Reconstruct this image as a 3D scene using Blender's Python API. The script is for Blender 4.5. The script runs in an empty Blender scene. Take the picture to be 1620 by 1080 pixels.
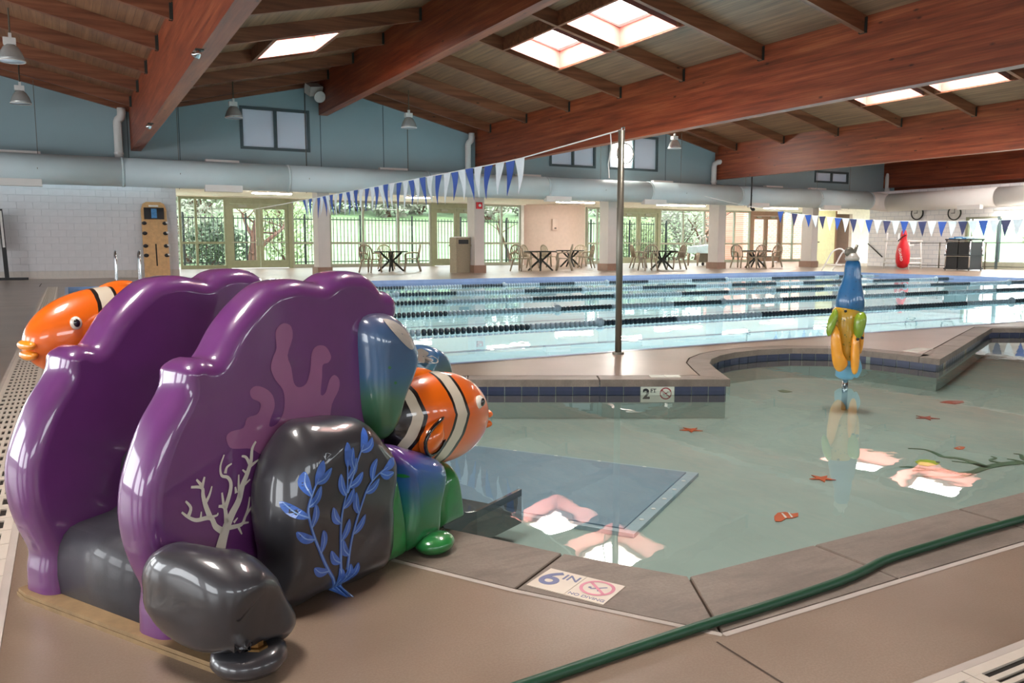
import bpy, bmesh, math, random
from mathutils import Vector, Matrix, noise
from mathutils.bvhtree import BVHTree
random.seed(7)
scene = bpy.context.scene
COL = scene.collection
PI = math.pi

# ------------------------------------------------------------------ camera
FPX, EYE = 1300.0, 1.0                       # focal length in pixels of a 1620 px wide frame, eye height
YAW, PITCH = math.radians(28.35), math.radians(6.65)
FW = Vector((math.sin(YAW)*math.cos(PITCH), math.cos(YAW)*math.cos(PITCH), -math.sin(PITCH)))
RT = Vector((math.cos(YAW), -math.sin(YAW), 0))
UP = RT.cross(FW)
EYEP = Vector((0, 0, EYE))
cam = bpy.data.cameras.new('camera')
cam.sensor_width = 36.0
cam.lens = FPX/1620*36.0
cam.clip_end = 500
cam_o = bpy.data.objects.new('camera', cam)
COL.objects.link(cam_o)
M = Matrix((RT, UP, -FW)).transposed().to_4x4()
M.translation = EYEP
cam_o.matrix_world = M
scene.camera = cam_o

# ------------------------------------------------------------------ sky, sun, exposure
world = bpy.data.worlds.new('sky')
scene.world = world
world.use_nodes = True
bg = world.node_tree.nodes['Background']
bg.inputs[0].default_value = (0.86, 0.93, 1.0, 1)
bg.inputs[1].default_value = 5.4
vs = scene.view_settings
vs.view_transform = 'Standard'
vs.look = 'None'
vs.gamma = 1
vs.use_curve_mapping = False
vs.exposure = 0.36
SKYLIGHT = 40.0
def add_sun():
    l = bpy.data.lights.new('sun', 'SUN')
    l.energy = 1.6
    l.angle = math.radians(3)
    l.color = (1, .95, .86)
    o = bpy.data.objects.new('sun', l)
    COL.objects.link(o)
    o.rotation_euler = (math.radians(38), 0, math.radians(28))
add_sun()
def window_light(name, loc, rot, sx, sy, power, col=(1, 1, 1)):
    l = bpy.data.lights.new(name, 'AREA')
    l.shape = 'RECTANGLE'
    l.size, l.size_y = sx, sy
    l.energy = power
    l.color = col
    o = bpy.data.objects.new(name, l)
    COL.objects.link(o)
    o.location = loc
    o.rotation_euler = rot
# daylight entering the windows of the left wall (outside the glass, facing in)
for yy in (-3.5, 1.5, 6.5, 11.5, 16.5, 21.5):
    window_light('daylight', (-8.35, yy, 1.75), (0, -PI/2, 0), 2.3, 3.6, 80, (1, .97, .93))
for xx in (-4, 2, 8, 14, 20, 26, 31):
    window_light('daylight', (xx, -7.35, 2.6), (PI/2, 0, 0), 3.6, 1.2, 22, (1, .97, .93))

# ------------------------------------------------------------------ pixel helpers (frame 1620 x 1080)
def ray(x, y):
    return (FW*FPX + RT*(x-810) + UP*(540-y)).normalized()
def onz(x, y, z=0.0):
    d = ray(x, y); return EYEP + d*((z-EYE)/d.z)
def ony(x, y, Y):
    d = ray(x, y); return EYEP + d*(Y/d.y)
def onx(x, y, X):
    d = ray(x, y); return EYEP + d*(X/d.x)

# ------------------------------------------------------------------ materials
def lin(c):
    return tuple(((v/255)/12.92 if v/255 <= .04045 else ((v/255+.055)/1.055)**2.4) for v in c) + (1.0,)
class NT:
    def __init__(s, name):
        s.m = bpy.data.materials.new(name); s.m.use_nodes = True
        s.t = s.m.node_tree; s.n = s.t.nodes; s.p = s.n['Principled BSDF']; s.out = s.n['Material Output']
    def new(s, typ, **kw):
        n = s.n.new(typ)
        for k, v in kw.items(): setattr(n, k, v)
        return n
    def link(s, a, b): s.t.links.new(a, b)
    def pos(s): return s.new('ShaderNodeNewGeometry').outputs['Position']
    def obj(s): return s.new('ShaderNodeTexCoord').outputs['Object']
    def mapping(s, v, scale=(1, 1, 1), rot=(0, 0, 0), loc=(0, 0, 0)):
        m = s.new('ShaderNodeMapping'); s.link(v, m.inputs[0])
        m.inputs['Scale'].default_value = scale; m.inputs['Rotation'].default_value = rot; m.inputs['Location'].default_value = loc
        return m.outputs[0]
    def noise(s, v, scale, detail=4, rough=.55):
        n = s.new('ShaderNodeTexNoise'); s.link(v, n.inputs['Vector'])
        n.inputs['Scale'].default_value = scale; n.inputs['Detail'].default_value = detail; n.inputs['Roughness'].default_value = rough
        return n.outputs['Fac']
    def ramp(s, f, stops, interp='LINEAR'):
        r = s.new('ShaderNodeValToRGB'); s.link(f, r.inputs[0]); e = r.color_ramp; e.interpolation = interp
        while len(e.elements) < len(stops): e.elements.new(.5)
        for el, (p, c) in zip(e.elements, stops):
            el.position = p; el.color = c
        return r.outputs[0]
    def mix(s, f, a, b, mode='MIX'):
        m = s.new('ShaderNodeMix', data_type='RGBA', blend_type=mode)
        for i, v in ((0, f), (6, a), (7, b)):
            if isinstance(v, (int, float, tuple)): m.inputs[i].default_value = v
            else: s.link(v, m.inputs[i])
        return m.outputs[2]
    def math(s, op, a, b=0.0):
        m = s.new('ShaderNodeMath', operation=op)
        for i, v in ((0, a), (1, b)):
            if isinstance(v, (int, float)): m.inputs[i].default_value = v
            else: s.link(v, m.inputs[i])
        return m.outputs[0]
    def sep(s, v):
        n = s.new('ShaderNodeSeparateXYZ'); s.link(v, n.inputs[0]); return n.outputs
    def bump(s, h, strength=.3, dist=.01):
        b = s.new('ShaderNodeBump'); b.inputs['Strength'].default_value = strength; b.inputs['Distance'].default_value = dist
        s.link(h, b.inputs['Height']); s.link(b.outputs[0], s.p.inputs['Normal']); return b.outputs[0]
    def base(s, c):
        if isinstance(c, tuple): s.p.inputs['Base Color'].default_value = c
        else: s.link(c, s.p.inputs['Base Color'])
    def set(s, **kw):
        for k, v in kw.items(): s.p.inputs[k.replace('_', ' ')].default_value = v

def plain(name, c, rough=.5, metal=0.0, coat=0.0, var=.08, scale=6.0, bump=0.0):
    t = NT(name); L = lin(c)
    a = tuple(min(1, v*(1-var)) for v in L[:3]) + (1,); b = tuple(min(1, v*(1+var)) for v in L[:3]) + (1,)
    nz = t.noise(t.obj(), scale)
    t.base(t.ramp(nz, [(.3, a), (.7, b)]))
    t.set(Roughness=rough, Metallic=metal, Coat_Weight=coat, Coat_Roughness=.04)
    if bump: t.bump(t.noise(t.obj(), scale*12), bump, .004)
    return t.m

def wood(name, axis, c1, c2, c3, lam=None, lam_axis=2, rough=.45, knots=True, scale=1.0):
    t = NT(name); p = t.pos()
    sc = [9.0*scale]*3; sc[axis] = .55*scale
    n1 = t.noise(t.mapping(p, tuple(sc)), 1.0, 6, .6)
    col = t.ramp(n1, [(.25, lin(c1)), (.5, lin(c2)), (.78, lin(c3))])
    if lam:
        z = t.sep(p)[lam_axis]
        fr = t.math('FRACT', t.math('DIVIDE', z, lam))
        line = t.math('LESS_THAN', fr, .07)
        idx = t.math('FLOOR', t.math('DIVIDE', z, lam))
        wn = t.new('ShaderNodeTexWhiteNoise', noise_dimensions='1D'); t.link(idx, wn.inputs['W'])
        col = t.mix(t.math('MULTIPLY', wn.outputs['Value'], .4), col, lin(c1))
        col = t.mix(t.math('MULTIPLY', line, .5), col, lin(tuple(v*.45 for v in c1)))
    if knots:
        sk = [2.2]*3; sk[axis] = .9
        v = t.new('ShaderNodeTexVoronoi'); t.link(t.mapping(p, tuple(sk)), v.inputs['Vector']); v.inputs['Scale'].default_value = 1.6
        k = t.ramp(v.outputs['Distance'], [(0.04, (1, 1, 1, 1)), (.11, (0, 0, 0, 1))])
        col = t.mix(t.math('MULTIPLY', k, .75), col, lin(tuple(v_*.35 for v_ in c1)))
    t.base(col); t.set(Roughness=rough)
    t.bump(n1, .15, .01)
    return t.m

MAT = {}
def m_(name): return MAT[name]
# timber
MAT['beam'] = wood('glulam timber', 1, (86, 36, 20), (146, 68, 38), (182, 102, 62), lam=.045)
MAT['purlin'] = wood('purlin timber', 0, (84, 44, 28), (126, 74, 48), (154, 100, 70), lam=None)
MAT['roof'] = wood('roof boards', 1, (92, 62, 44), (140, 98, 70), (170, 128, 94), lam=.14, lam_axis=0, knots=False, scale=1.0)
MAT['well'] = plain('skylight well timber lining', (160, 98, 88), .6)
MAT['hanger'] = plain('joist hanger steel', (62, 66, 62), .5, .6)
# floor
def deck():
    t = NT('deck concrete'); p = t.pos()
    n1 = t.noise(p, 1.3, 5); n2 = t.noise(p, 160, 2, .7); n3 = t.noise(t.mapping(p, (1, 1, 1), loc=(4, 9, 0)), 7, 6, .6)
    c = t.ramp(n1, [(.3, lin((122, 105, 90))), (.7, lin((148, 130, 113)))])
    c = t.mix(t.ramp(n3, [(.5, (0, 0, 0, 1)), (.75, (.35, .35, .35, 1))]), c, lin((138, 116, 100)))
    c = t.mix(t.ramp(n2, [(.42, (.4, .4, .4, 1)), (.6, (0, 0, 0, 1))]), c, lin((120, 98, 82)))
    t.base(c); t.set(Roughness=.3)
    t.bump(n2, .2, .0015)
    return t.m
MAT['deck'] = deck()
def coping():
    t = NT('coping concrete'); p = t.pos()
    n1 = t.noise(p, 2.2, 8, .65); n2 = t.noise(p, 90, 3, .7)
    n3 = t.noise(t.mapping(p, (3, 14, 3), rot=(0, 0, .5)), 1.5, 6, .6)
    c = t.ramp(n1, [(.3, lin((104, 93, 83))), (.7, lin((140, 127, 115)))])
    c = t.mix(t.ramp(n3, [(.48, (0, 0, 0, 1)), (.75, (.6, .6, .6, 1))]), c, lin((84, 73, 64)))
    c = t.mix(t.ramp(n2, [(.4, (.3, .3, .3, 1)), (.6, (0, 0, 0, 1))]), c, lin((100, 86, 74)))
    t.base(c); t.set(Roughness=.5); t.bump(n2, .3, .002)
    return t.m
MAT['coping'] = coping()
MAT['sealant'] = plain('joint sealant', (176, 166, 156), .7)
MAT['joint'] = plain('dark joint', (70, 56, 46), .8)
# walls
MAT['upper'] = plain('painted upper wall', (150, 172, 178), .75, var=.05, scale=.5)
MAT['block'] = plain('painted block', (216, 216, 218), .6, var=.05, scale=3, bump=.15)
MAT['mortar'] = plain('mortar', (202, 204, 206), .8)
MAT['base'] = plain('base tile', (206, 200, 192), .4)
MAT['soffit'] = plain('soffit paint', (244, 238, 226), .7)
MAT['column'] = plain('column paint', (206, 200, 194), .65, var=.04, scale=2)
MAT['plinth'] = plain('plinth tile', (146, 116, 98), .5)
MAT['curved'] = plain('curved wall paint', (206, 184, 172), .65, var=.04)
def blockwall():
    t = NT('white tiled block wall'); s = t.sep(t.pos())
    cb = t.new('ShaderNodeCombineXYZ'); t.link(s[1], cb.inputs[0]); t.link(s[2], cb.inputs[1])
    b = t.new('ShaderNodeTexBrick'); t.link(cb.outputs[0], b.inputs['Vector'])
    b.inputs['Color1'].default_value = lin((246, 244, 244)); b.inputs['Color2'].default_value = lin((238, 238, 240)); b.inputs['Mortar'].default_value = lin((214, 216, 222))
    b.inputs['Scale'].default_value = 1; b.inputs['Brick Width'].default_value = .42; b.inputs['Row Height'].default_value = .2; b.inputs['Mortar Size'].default_value = .012
    t.base(b.outputs[0]); t.set(Roughness=.45); t.bump(b.outputs['Fac'], -.3, .01)
    return t.m
MAT['tilewall'] = blockwall()
def brickmat():
    t = NT('red brick facade'); s = t.sep(t.pos())
    cb = t.new('ShaderNodeCombineXYZ'); t.link(s[0], cb.inputs[0]); t.link(s[2], cb.inputs[1])
    b = t.new('ShaderNodeTexBrick'); t.link(cb.outputs[0], b.inputs['Vector'])
    b.inputs['Color1'].default_value = lin((226, 150, 130)); b.inputs['Color2'].default_value = lin((206, 128, 110)); b.inputs['Mortar'].default_value = lin((222, 200, 190))
    b.inputs['Scale'].default_value = 1; b.inputs['Brick Width'].default_value = .4; b.inputs['Row Height'].default_value = .14; b.inputs['Mortar Size'].default_value = .012
    t.base(b.outputs[0]); t.set(Roughness=.8)
    return t.m
MAT['brick'] = brickmat()
MAT['frame'] = plain('olive window frame', (140, 144, 116), .45)
MAT['frame2'] = plain('pale window frame', (150, 152, 136), .45)
MAT['slate'] = plain('slate window frame', (70, 86, 90), .5)
MAT['ydoor'] = plain('pale green door', (190, 186, 140), .5)
MAT['brown'] = plain('brown corridor', (120, 78, 44), .6)
def clear(name, tint, ior=1.45, rough=0.0, bump=None):
    t = NT(name)
    tr = t.new('ShaderNodeBsdfTransparent'); tr.inputs[0].default_value = tint
    gl = t.new('ShaderNodeBsdfGlossy'); gl.inputs['Roughness'].default_value = rough
    lw_ = t.new('ShaderNodeLayerWeight'); lw_.inputs['Blend'].default_value = .5
    f0 = ((ior-1)/(ior+1))**2
    fac = t.math('ADD', t.math('MULTIPLY', t.math('POWER', lw_.outputs['Facing'], 5.0), 1-f0), f0)
    if bump:
        b = t.new('ShaderNodeBump'); b.inputs['Strength'].default_value = bump[1]; b.inputs['Distance'].default_value = bump[2]
        t.link(t.noise(t.mapping(t.pos(), bump[3]), bump[0], 3, .5), b.inputs['Height'])
        t.link(b.outputs[0], gl.inputs['Normal']); t.link(b.outputs[0], lw_.inputs['Normal'])
    mx = t.new('ShaderNodeMixShader'); t.link(fac, mx.inputs[0]); t.link(tr.outputs[0], mx.inputs[1]); t.link(gl.outputs[0], mx.inputs[2])
    t.link(mx.outputs[0], t.out.inputs[0]); t.n.remove(t.p)
    return t.m
MAT['glass'] = clear('window glass', (.93, .96, .94, 1), 1.12)
MAT['frost'] = plain('frosted clerestory glass', (196, 204, 214), .25)
def frosted():
    t = NT('obscured clerestory glass'); t.base(lin((190, 198, 208))); t.set(Roughness=.3)
    tl_ = t.new('ShaderNodeBsdfTranslucent'); tl_.inputs[0].default_value = (.9, .94, 1, 1)
    mx = t.new('ShaderNodeMixShader'); mx.inputs[0].default_value = .13
    t.link(t.p.outputs[0], mx.inputs[1]); t.link(tl_.outputs[0], mx.inputs[2]); t.link(mx.outputs[0], t.out.inputs[0])
    return t.m
MAT['obscured'] = frosted()
MAT['water1'] = clear('lap pool water', (.88, .985, 1.0, 1), 1.33, 0, (1.1, .05, .04, (1, 1.6, 1)))
MAT['water2'] = clear('wading pool water', (.90, .97, .955, 1), 1.33, 0, (2.2, .035, .03, (1, 1, 1)))
def emit(name, c, s):
    t = NT(name); t.base(c); t.p.inputs['Emission Color'].default_value = c; t.p.inputs['Emission Strength'].default_value = s
    return t.m
MAT['skypane'] = emit('skylight diffuser lit by sun', (1, .97, .93, 1), SKYLIGHT)
MAT['tube'] = emit('fluorescent tube', (1, .95, .85, 1), 90.0)
MAT['poolshell'] = plain('lap pool plaster', (206, 238, 246), .6, var=.04, scale=1)
MAT['wadeshell'] = plain('wading pool plaster', (158, 172, 164), .6, var=.09, scale=1.6, bump=.1)
MAT['bluetile'] = plain('dark blue glazed tile', (44, 50, 80), .3, var=.15, scale=14)
MAT['grout'] = plain('tile grout', (150, 158, 150), .8)
MAT['rimtile'] = plain('blue rim tile', (112, 130, 166), .3)
MAT['white'] = plain('white paint', (226, 224, 220), .5)
MAT['black'] = plain('black plastic', (22, 22, 24), .45)
MAT['chrome'] = plain('polished steel', (205, 208, 210), .15, 1.0, var=.02)
MAT['galv'] = plain('galvanised pole', (120, 116, 104), .4, .7)
MAT['duct'] = plain('painted duct', (200, 216, 220), .55, var=.04, scale=1)
MAT['ductw'] = plain('white duct', (222, 220, 216), .55, var=.04, scale=1)
MAT['lampglass'] = plain('ribbed lamp reflector', (188, 192, 190), .2, .3)
MAT['cream'] = plain('cream cap', (232, 220, 190), .5)
MAT['red'] = plain('red rescue vinyl', (200, 24, 36), .4)
MAT['flagw'] = plain('white pennant', (214, 220, 224), .6)
MAT['flagb'] = plain('blue pennant', (42, 78, 158), .5)
MAT['flagd'] = plain('navy pennant', (52, 54, 92), .5)
MAT['fldark'] = plain('navy float', (22, 40, 52), .35)
MAT['fllight'] = plain('white float', (128, 146, 156), .35)
MAT['resin'] = plain('beige resin', (158, 146, 126), .5)
MAT['tabled'] = plain('dark green table', (50, 54, 48), .4)
MAT['hose'] = plain('green hose', (28, 70, 48), .45)
MAT['grate'] = plain('grate plastic', (196, 186, 172), .5, bump=.1)
MAT['void'] = plain('drain channel', (36, 32, 28), .9)
MAT['signtile'] = plain('cream sign tile', (206, 194, 176), .3)
MAT['signtile2'] = plain('white sign tile', (214, 214, 200), .2)
MAT['signblue'] = plain('faded blue print', (96, 104, 142), .4)
MAT['signpink'] = plain('faded red print', (206, 128, 146), .4)
MAT['signred'] = plain('red print', (150, 44, 48), .3)
MAT['purple'] = plain('purple gelcoat', (104, 50, 112), .35, 0, 1.0, var=.12, scale=5)
MAT['rock'] = plain('charcoal gelcoat', (48, 48, 52), .35, 0, .7, var=.25, scale=6)
MAT['step'] = plain('dark grey step gelcoat', (52, 52, 57), .5, 0, .25, var=.3, scale=9, bump=.1)
MAT['orange'] = plain('orange gelcoat', (236, 112, 18), .3, 0, 1.0)
MAT['lip'] = plain('yellow orange gelcoat', (245, 150, 30), .3, 0, 1.0)
MAT['pinkcoral'] = plain('mauve paint', (150, 92, 136), .35, 0, .8, var=.08)
MAT['whitecoral'] = plain('off white paint', (222, 217, 204), .35, 0, .8)
MAT['weed'] = plain('blue paint', (58, 104, 190), .35, 0, .8, var=.2, scale=30)
MAT['weedl'] = plain('light blue paint', (120, 160, 214), .35, 0, .8)
MAT['green'] = plain('green gelcoat', (34, 120, 58), .3, 0, 1.0, var=.2, scale=9)
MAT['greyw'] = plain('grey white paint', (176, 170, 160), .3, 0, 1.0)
MAT['eyew'] = plain('eye white', (225, 220, 205), .2, 0, 1.0)
MAT['eyeb'] = plain('eye black', (12, 12, 14), .15, 0, 1.0)
MAT['ply'] = plain('timber base', (140, 114, 80), .6, var=.2, scale=20)
MAT['brass'] = plain('bronze bolt', (140, 108, 66), .35, .9)
MAT['mat'] = plain('blue grey landing mat', (118, 142, 160), .5, var=.06)
MAT['matedge'] = plain('mat border', (160, 178, 188), .5)
MAT['chute'] = plain('grey chute gelcoat', (58, 62, 68), .25, 0, 1.0)
MAT['spine'] = plain('plywood spine board', (206, 164, 112), .5, var=.12, scale=10)
MAT['bin'] = plain('pebble waste bin', (150, 140, 118), .8, var=.2, scale=30)
MAT['sheet'] = plain('pale blue cover', (186, 214, 222), .7)
MAT['kick'] = plain('blue kickboard', (70, 130, 180), .6, var=.3, scale=20)
MAT['lawn'] = plain('lawn grass', (112, 138, 92), .9, var=.2, scale=.6)
MAT['bark'] = plain('tree bark', (96, 66, 54), .9, var=.25, scale=8)
MAT['leaf1'] = plain('pale green leaves', (130, 144, 100), .8, var=.3, scale=3)
MAT['leaf2'] = plain('grey green leaves', (118, 118, 102), .8, var=.3, scale=3)
MAT['leaf3'] = plain('dark green leaves', (74, 88, 66), .8, var=.3, scale=3)
MAT['patio'] = plain('patio concrete', (206, 200, 190), .8)
MAT['fence'] = plain('black fence steel', (34, 36, 34), .5, .3)
def grad(name, stops):
    t = NT(name); z = t.sep(t.pos())[2]
    nz = t.noise(t.pos(), 7, 3)
    f = t.math('ADD', z, t.math('MULTIPLY', t.math('SUBTRACT', nz, .5), .12))
    t.base(t.ramp(f, [(p, lin(c)) for p, c in stops])); t.set(Roughness=.3, Coat_Weight=1.0, Coat_Roughness=.04)
    return t.m
MAT['gradhi'] = grad('blue to green gelcoat', [(.36, (52, 104, 54)), (.5, (68, 112, 88)), (.6, (54, 98, 138)), (.72, (62, 92, 128)), (.80, (84, 80, 104))])
MAT['gradlo'] = grad('purple blue green gelcoat', [(.02, (34, 116, 60)), (.15, (34, 110, 70)), (.25, (40, 92, 150)), (.31, (50, 80, 150)), (.34, (96, 60, 130))])
def fishmat():
    t = NT('clownfish stripes'); s = t.sep(t.obj())
    x = t.math('ADD', s[0], t.math('MULTIPLY', t.math('ABSOLUTE', t.math('SUBTRACT', s[2], .05)), .35))
    x = t.math('ADD', x, t.math('MULTIPLY', t.math('SUBTRACT', t.noise(t.obj(), 5, 2), .5), .05))
    O = lin((232, 104, 14)); Wt = lin((214, 204, 182)); K = lin((16, 14, 16)); Y = lin((240, 130, 20))
    t.base(t.ramp(x, [(0, K), (.10, Wt), (.17, K), (.20, O), (.43, K), (.455, Wt), (.555, K), (.585, O)], 'CONSTANT'))
    t.set(Roughness=.3, Coat_Weight=1.0, Coat_Roughness=.04)
    return t.m
MAT['fish'] = fishmat()
def toymat(name, c, dot):
    t = NT(name)
    v = t.new('ShaderNodeTexVoronoi'); t.link(t.obj(), v.inputs['Vector']); v.inputs['Scale'].default_value = 34
    f = t.math('LESS_THAN', v.outputs['Distance'], .22)
    t.base(t.mix(f, lin(c), lin(dot))); t.set(Roughness=.35, Coat_Weight=.6)
    return t.m
MAT['toyy'] = toymat('spotted yellow gelcoat', (186, 144, 36), (120, 110, 30))
MAT['toyb'] = toymat('spotted blue gelcoat', (30, 96, 146), (26, 78, 124))
MAT['toyg'] = plain('leaf green gelcoat', (124, 150, 34), .35, 0, .6)
MAT['toyo'] = plain('amber gelcoat', (240, 160, 40), .35, 0, .6)
MAT['toyl'] = plain('pale blue gelcoat', (110, 170, 200), .35, 0, .6)

# ------------------------------------------------------------------ mesh helpers
class MB:
    def __init__(s): s.v = []; s.f = []
    def add(s, vs, fs):
        o = len(s.v); s.v += [tuple(v) for v in vs]; s.f += [tuple(i+o for i in f) for f in fs]; return s
    def box(s, x0, x1, y0, y1, z0, z1, M=None):
        vs = [Vector((x, y, z)) for z in (z0, z1) for y in (y0, y1) for x in (x0, x1)]
        if M is not None: vs = [M @ v for v in vs]
        return s.add(vs, [(0, 2, 3, 1), (4, 5, 7, 6), (0, 1, 5, 4), (2, 6, 7, 3), (0, 4, 6, 2), (1, 3, 7, 5)])
    def tube(s, pts, r, n=8, cap=True):
        pts = [Vector(p) for p in pts]
        rs = r if isinstance(r, (list, tuple)) else [r]*len(pts)
        vs = []; fs = []
        u = None
        for i, p in enumerate(pts):
            a = pts[max(i-1, 0)]; b = pts[min(i+1, len(pts)-1)]
            d = (b-a).normalized()
            if u is None:
                u = d.orthogonal().normalized()
            u = (u - d*u.dot(d)).normalized() if (u - d*u.dot(d)).length > 1e-6 else d.orthogonal().normalized()
            w = d.cross(u)
            for k in range(n):
                an = 2*PI*k/n
                vs.append(p + (u*math.cos(an) + w*math.sin(an))*rs[i])
        for i in range(len(pts)-1):
            for k in range(n):
                fs.append((i*n+k, i*n+(k+1) % n, (i+1)*n+(k+1) % n, (i+1)*n+k))
        if cap:
            fs.append(tuple(range(n-1, -1, -1))); fs.append(tuple((len(pts)-1)*n+k for k in range(n)))
        return s.add(vs, fs)
    def lathe(s, prof, n=24, M=None, cap=True):          # prof: (r, z)
        vs = []; fs = []
        for r, z in prof:
            for k in range(n):
                an = 2*PI*k/n; v = Vector((r*math.cos(an), r*math.sin(an), z))
                vs.append(M @ v if M is not None else v)
        for i in range(len(prof)-1):
            for k in range(n):
                fs.append((i*n+k, i*n+(k+1) % n, (i+1)*n+(k+1) % n, (i+1)*n+k))
        if cap: fs.append(tuple(range(n-1, -1, -1))); fs.append(tuple((len(prof)-1)*n+k for k in range(n)))
        return s.add(vs, fs)
    def prism(s, poly, z0, z1):                # poly: (x, y)
        n = len(poly)
        vs = [(x, y, z0) for x, y in poly] + [(x, y, z1) for x, y in poly]
        fs = [tuple(range(n-1, -1, -1)), tuple(range(n, 2*n))] + [(i, (i+1) % n, n+(i+1) % n, n+i) for i in range(n)]
        return s.add(vs, fs)
    def ell(s, c, r, n=20, m=12, M=None):
        vs = []; fs = []
        c = Vector(c)
        for i in range(m+1):
            t = PI*i/m
            for k in range(n):
                a = 2*PI*k/n
                v = Vector((r[0]*math.sin(t)*math.cos(a), r[1]*math.sin(t)*math.sin(a), r[2]*math.cos(t)))
                if M is not None: v = M @ v
                vs.append(c+v)
        for i in range(m):
            for k in range(n): fs.append((i*n+k, (i+1)*n+k, (i+1)*n+(k+1) % n, i*n+(k+1) % n))
        return s.add(vs, fs)
    def mesh(s, name, mat, smooth=False):
        me = bpy.data.meshes.new(name); me.from_pydata(s.v, [], s.f); me.update()
        if mat is not None: me.materials.append(MAT[mat] if isinstance(mat, str) else mat)
        if smooth: me.polygons.foreach_set('use_smooth', [True]*len(me.polygons))
        return me
    def build(s, name, mat, parent=None, smooth=False):
        return link(name, s.mesh(name, mat, smooth), parent)
def link(name, me, parent=None):
    o = bpy.data.objects.new(name, me); COL.objects.link(o)
    if parent is not None: o.parent = parent
    return o
def tag(o, label=None, cat=None, group=None, kind=None):
    if label: o['label'] = label
    if cat: o['category'] = cat
    if group: o['group'] = group
    if kind: o['kind'] = kind
    return o
def empty(name, loc=(0, 0, 0), rz=0.0):
    o = bpy.data.objects.new(name, None); COL.objects.link(o)
    o.location = loc; o.rotation_euler = (0, 0, rz); o.empty_display_size = .2
    return o
def thing(name, label, cat, loc=(0, 0, 0), rz=0.0, group=None):
    return tag(empty(name, loc, rz), label, cat, group)
def struct(o): o['kind'] = 'structure'; return o
def copy_tree(o, parent=None):
    c = o.copy(); COL.objects.link(c)
    if parent is not None: c.parent = parent
    for ch in list(o.children): copy_tree(ch, c)
    return c
def smooth_curve(pts, per=6, closed=False):
    P = [Vector(p) for p in pts]; n = len(P); out = []
    rng = range(n) if closed else range(n-1)
    for i in rng:
        if closed: a, b, c, d = P[(i-1) % n], P[i], P[(i+1) % n], P[(i+2) % n]
        else: a, b, c, d = P[max(i-1, 0)], P[i], P[i+1], P[min(i+2, n-1)]
        for k in range(per):
            t = k/per
            out.append(.5*((2*b) + (c-a)*t + (2*a-5*b+4*c-d)*t*t + (3*b-a-3*c+d)*t*t*t))
    if not closed: out.append(P[-1])
    return out
def text_mesh(txt, size, mat, bold=0.0, ext=.0006):
    cu = bpy.data.curves.new('lettering', 'FONT'); cu.body = txt; cu.size = size; cu.align_x = 'CENTER'; cu.align_y = 'CENTER'
    cu.extrude = ext; cu.offset = bold
    o = bpy.data.objects.new('lettering', cu); COL.objects.link(o)
    dg = bpy.context.evaluated_depsgraph_get(); dg.update()
    me = bpy.data.meshes.new_from_object(o.evaluated_get(dg))
    bpy.data.objects.remove(o)
    me.materials.clear(); me.materials.append(MAT[mat])
    return me

# ================================================================== SETTING
X0, SP = 7.8, 5.77                 # ridge beam line and half-bay
YC = 27.75                         # upper far wall
YG = 37.7                          # glazed wall of the alcove
XW = 35.2                          # right wall
XL, YR = -8.0, -7.0                # left wall, rear wall
ZS = 3.12                          # alcove soffit
DECK_V, DECK_R = 5.24, 6.60        # roof deck height in valley / ridge
PD = .31                           # purlin depth
POOL = (0.0, 26.07, 6.38, 22.6)
def deck_z(x):
    k = (x-X0)/SP
    d = abs(((k+1) % 2)-1)         # 0 at ridge, 1 at valley
    return DECK_R + (DECK_V-DECK_R)*d

# ---- wading pool outline (inner edge of the coping), counter-clockwise
WADE = [(1.614, 1.857), (2.164, 1.865), (2.95, 1.872), (3.393, 1.88), (4.6, 1.895), (5.8, 1.91), (7.0, 1.92), (9.0, 2.05), (11.0, 2.4), (13.0, 4.25), (12.0, 4.82), (11.0, 5.38), (10.23, 5.81), (9.89, 6.0),
        (8.85, 5.52), (7.81, 5.03), (6.77, 4.55), (6.76, 4.75), (6.74, 4.96), (6.68, 5.28), (6.52, 5.56), (6.24, 5.75), (5.85, 5.81), (5.5, 5.77), (5.23, 5.67), (4.99, 5.52), (4.80, 5.33), (4.62, 5.05), (4.35, 4.60),
        (3.48, 5.06), (2.60, 5.53), (1.6, 6.02), (.95, 5.6), (.55, 4.6), (.52, 3.85), (.66, 3.45), (.90, 3.02), (1.137, 2.607), (1.376, 2.202)]
NW = len(WADE)
def offset_poly(poly, widths):
    n = len(poly); out = []
    for i in range(n):
        a, b, c = Vector(poly[i-1]), Vector(poly[i]), Vector(poly[(i+1) % n])
        d1, d2 = (b-a).normalized(), (c-b).normalized()
        n1, n2 = Vector((d1.y, -d1.x)), Vector((d2.y, -d2.x))
        m = (n1+n2); m = m/max(m.length_squared/2, .55)
        out.append(tuple(b + m*widths[i]))
    return out
WID = [.33]*9 + [.3] + [.2]*(NW-9-1-5) + [.33]*5
WID = WID[:NW]
WADE_OUT = offset_poly(WADE, WID)

def build_floor():
    bm = bmesh.new()
    def loop(pts):
        vs = [bm.verts.new((x, y, 0)) for x, y in pts]
        return [bm.edges.new((vs[i], vs[(i+1) % len(vs)])) for i in range(len(vs))]
    es = loop([(XL, YR), (43, YR), (43, YG+.1), (XL, YG+.1)])
    x0, x1, y0, y1 = POOL
    es += loop([(x0, y0), (x1, y0), (x1, y1), (x0, y1)])
    es += loop(WADE_OUT)
    bmesh.ops.triangle_fill(bm, use_beauty=True, use_dissolve=False, edges=es)
    for f in bm.faces:
        if f.normal.z < 0: f.normal_flip()
    me = bpy.data.meshes.new('floor'); bm.to_mesh(me); bm.free(); me.materials.append(MAT['deck'])
    return struct(link('floor', me))
floor = build_floor()

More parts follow.
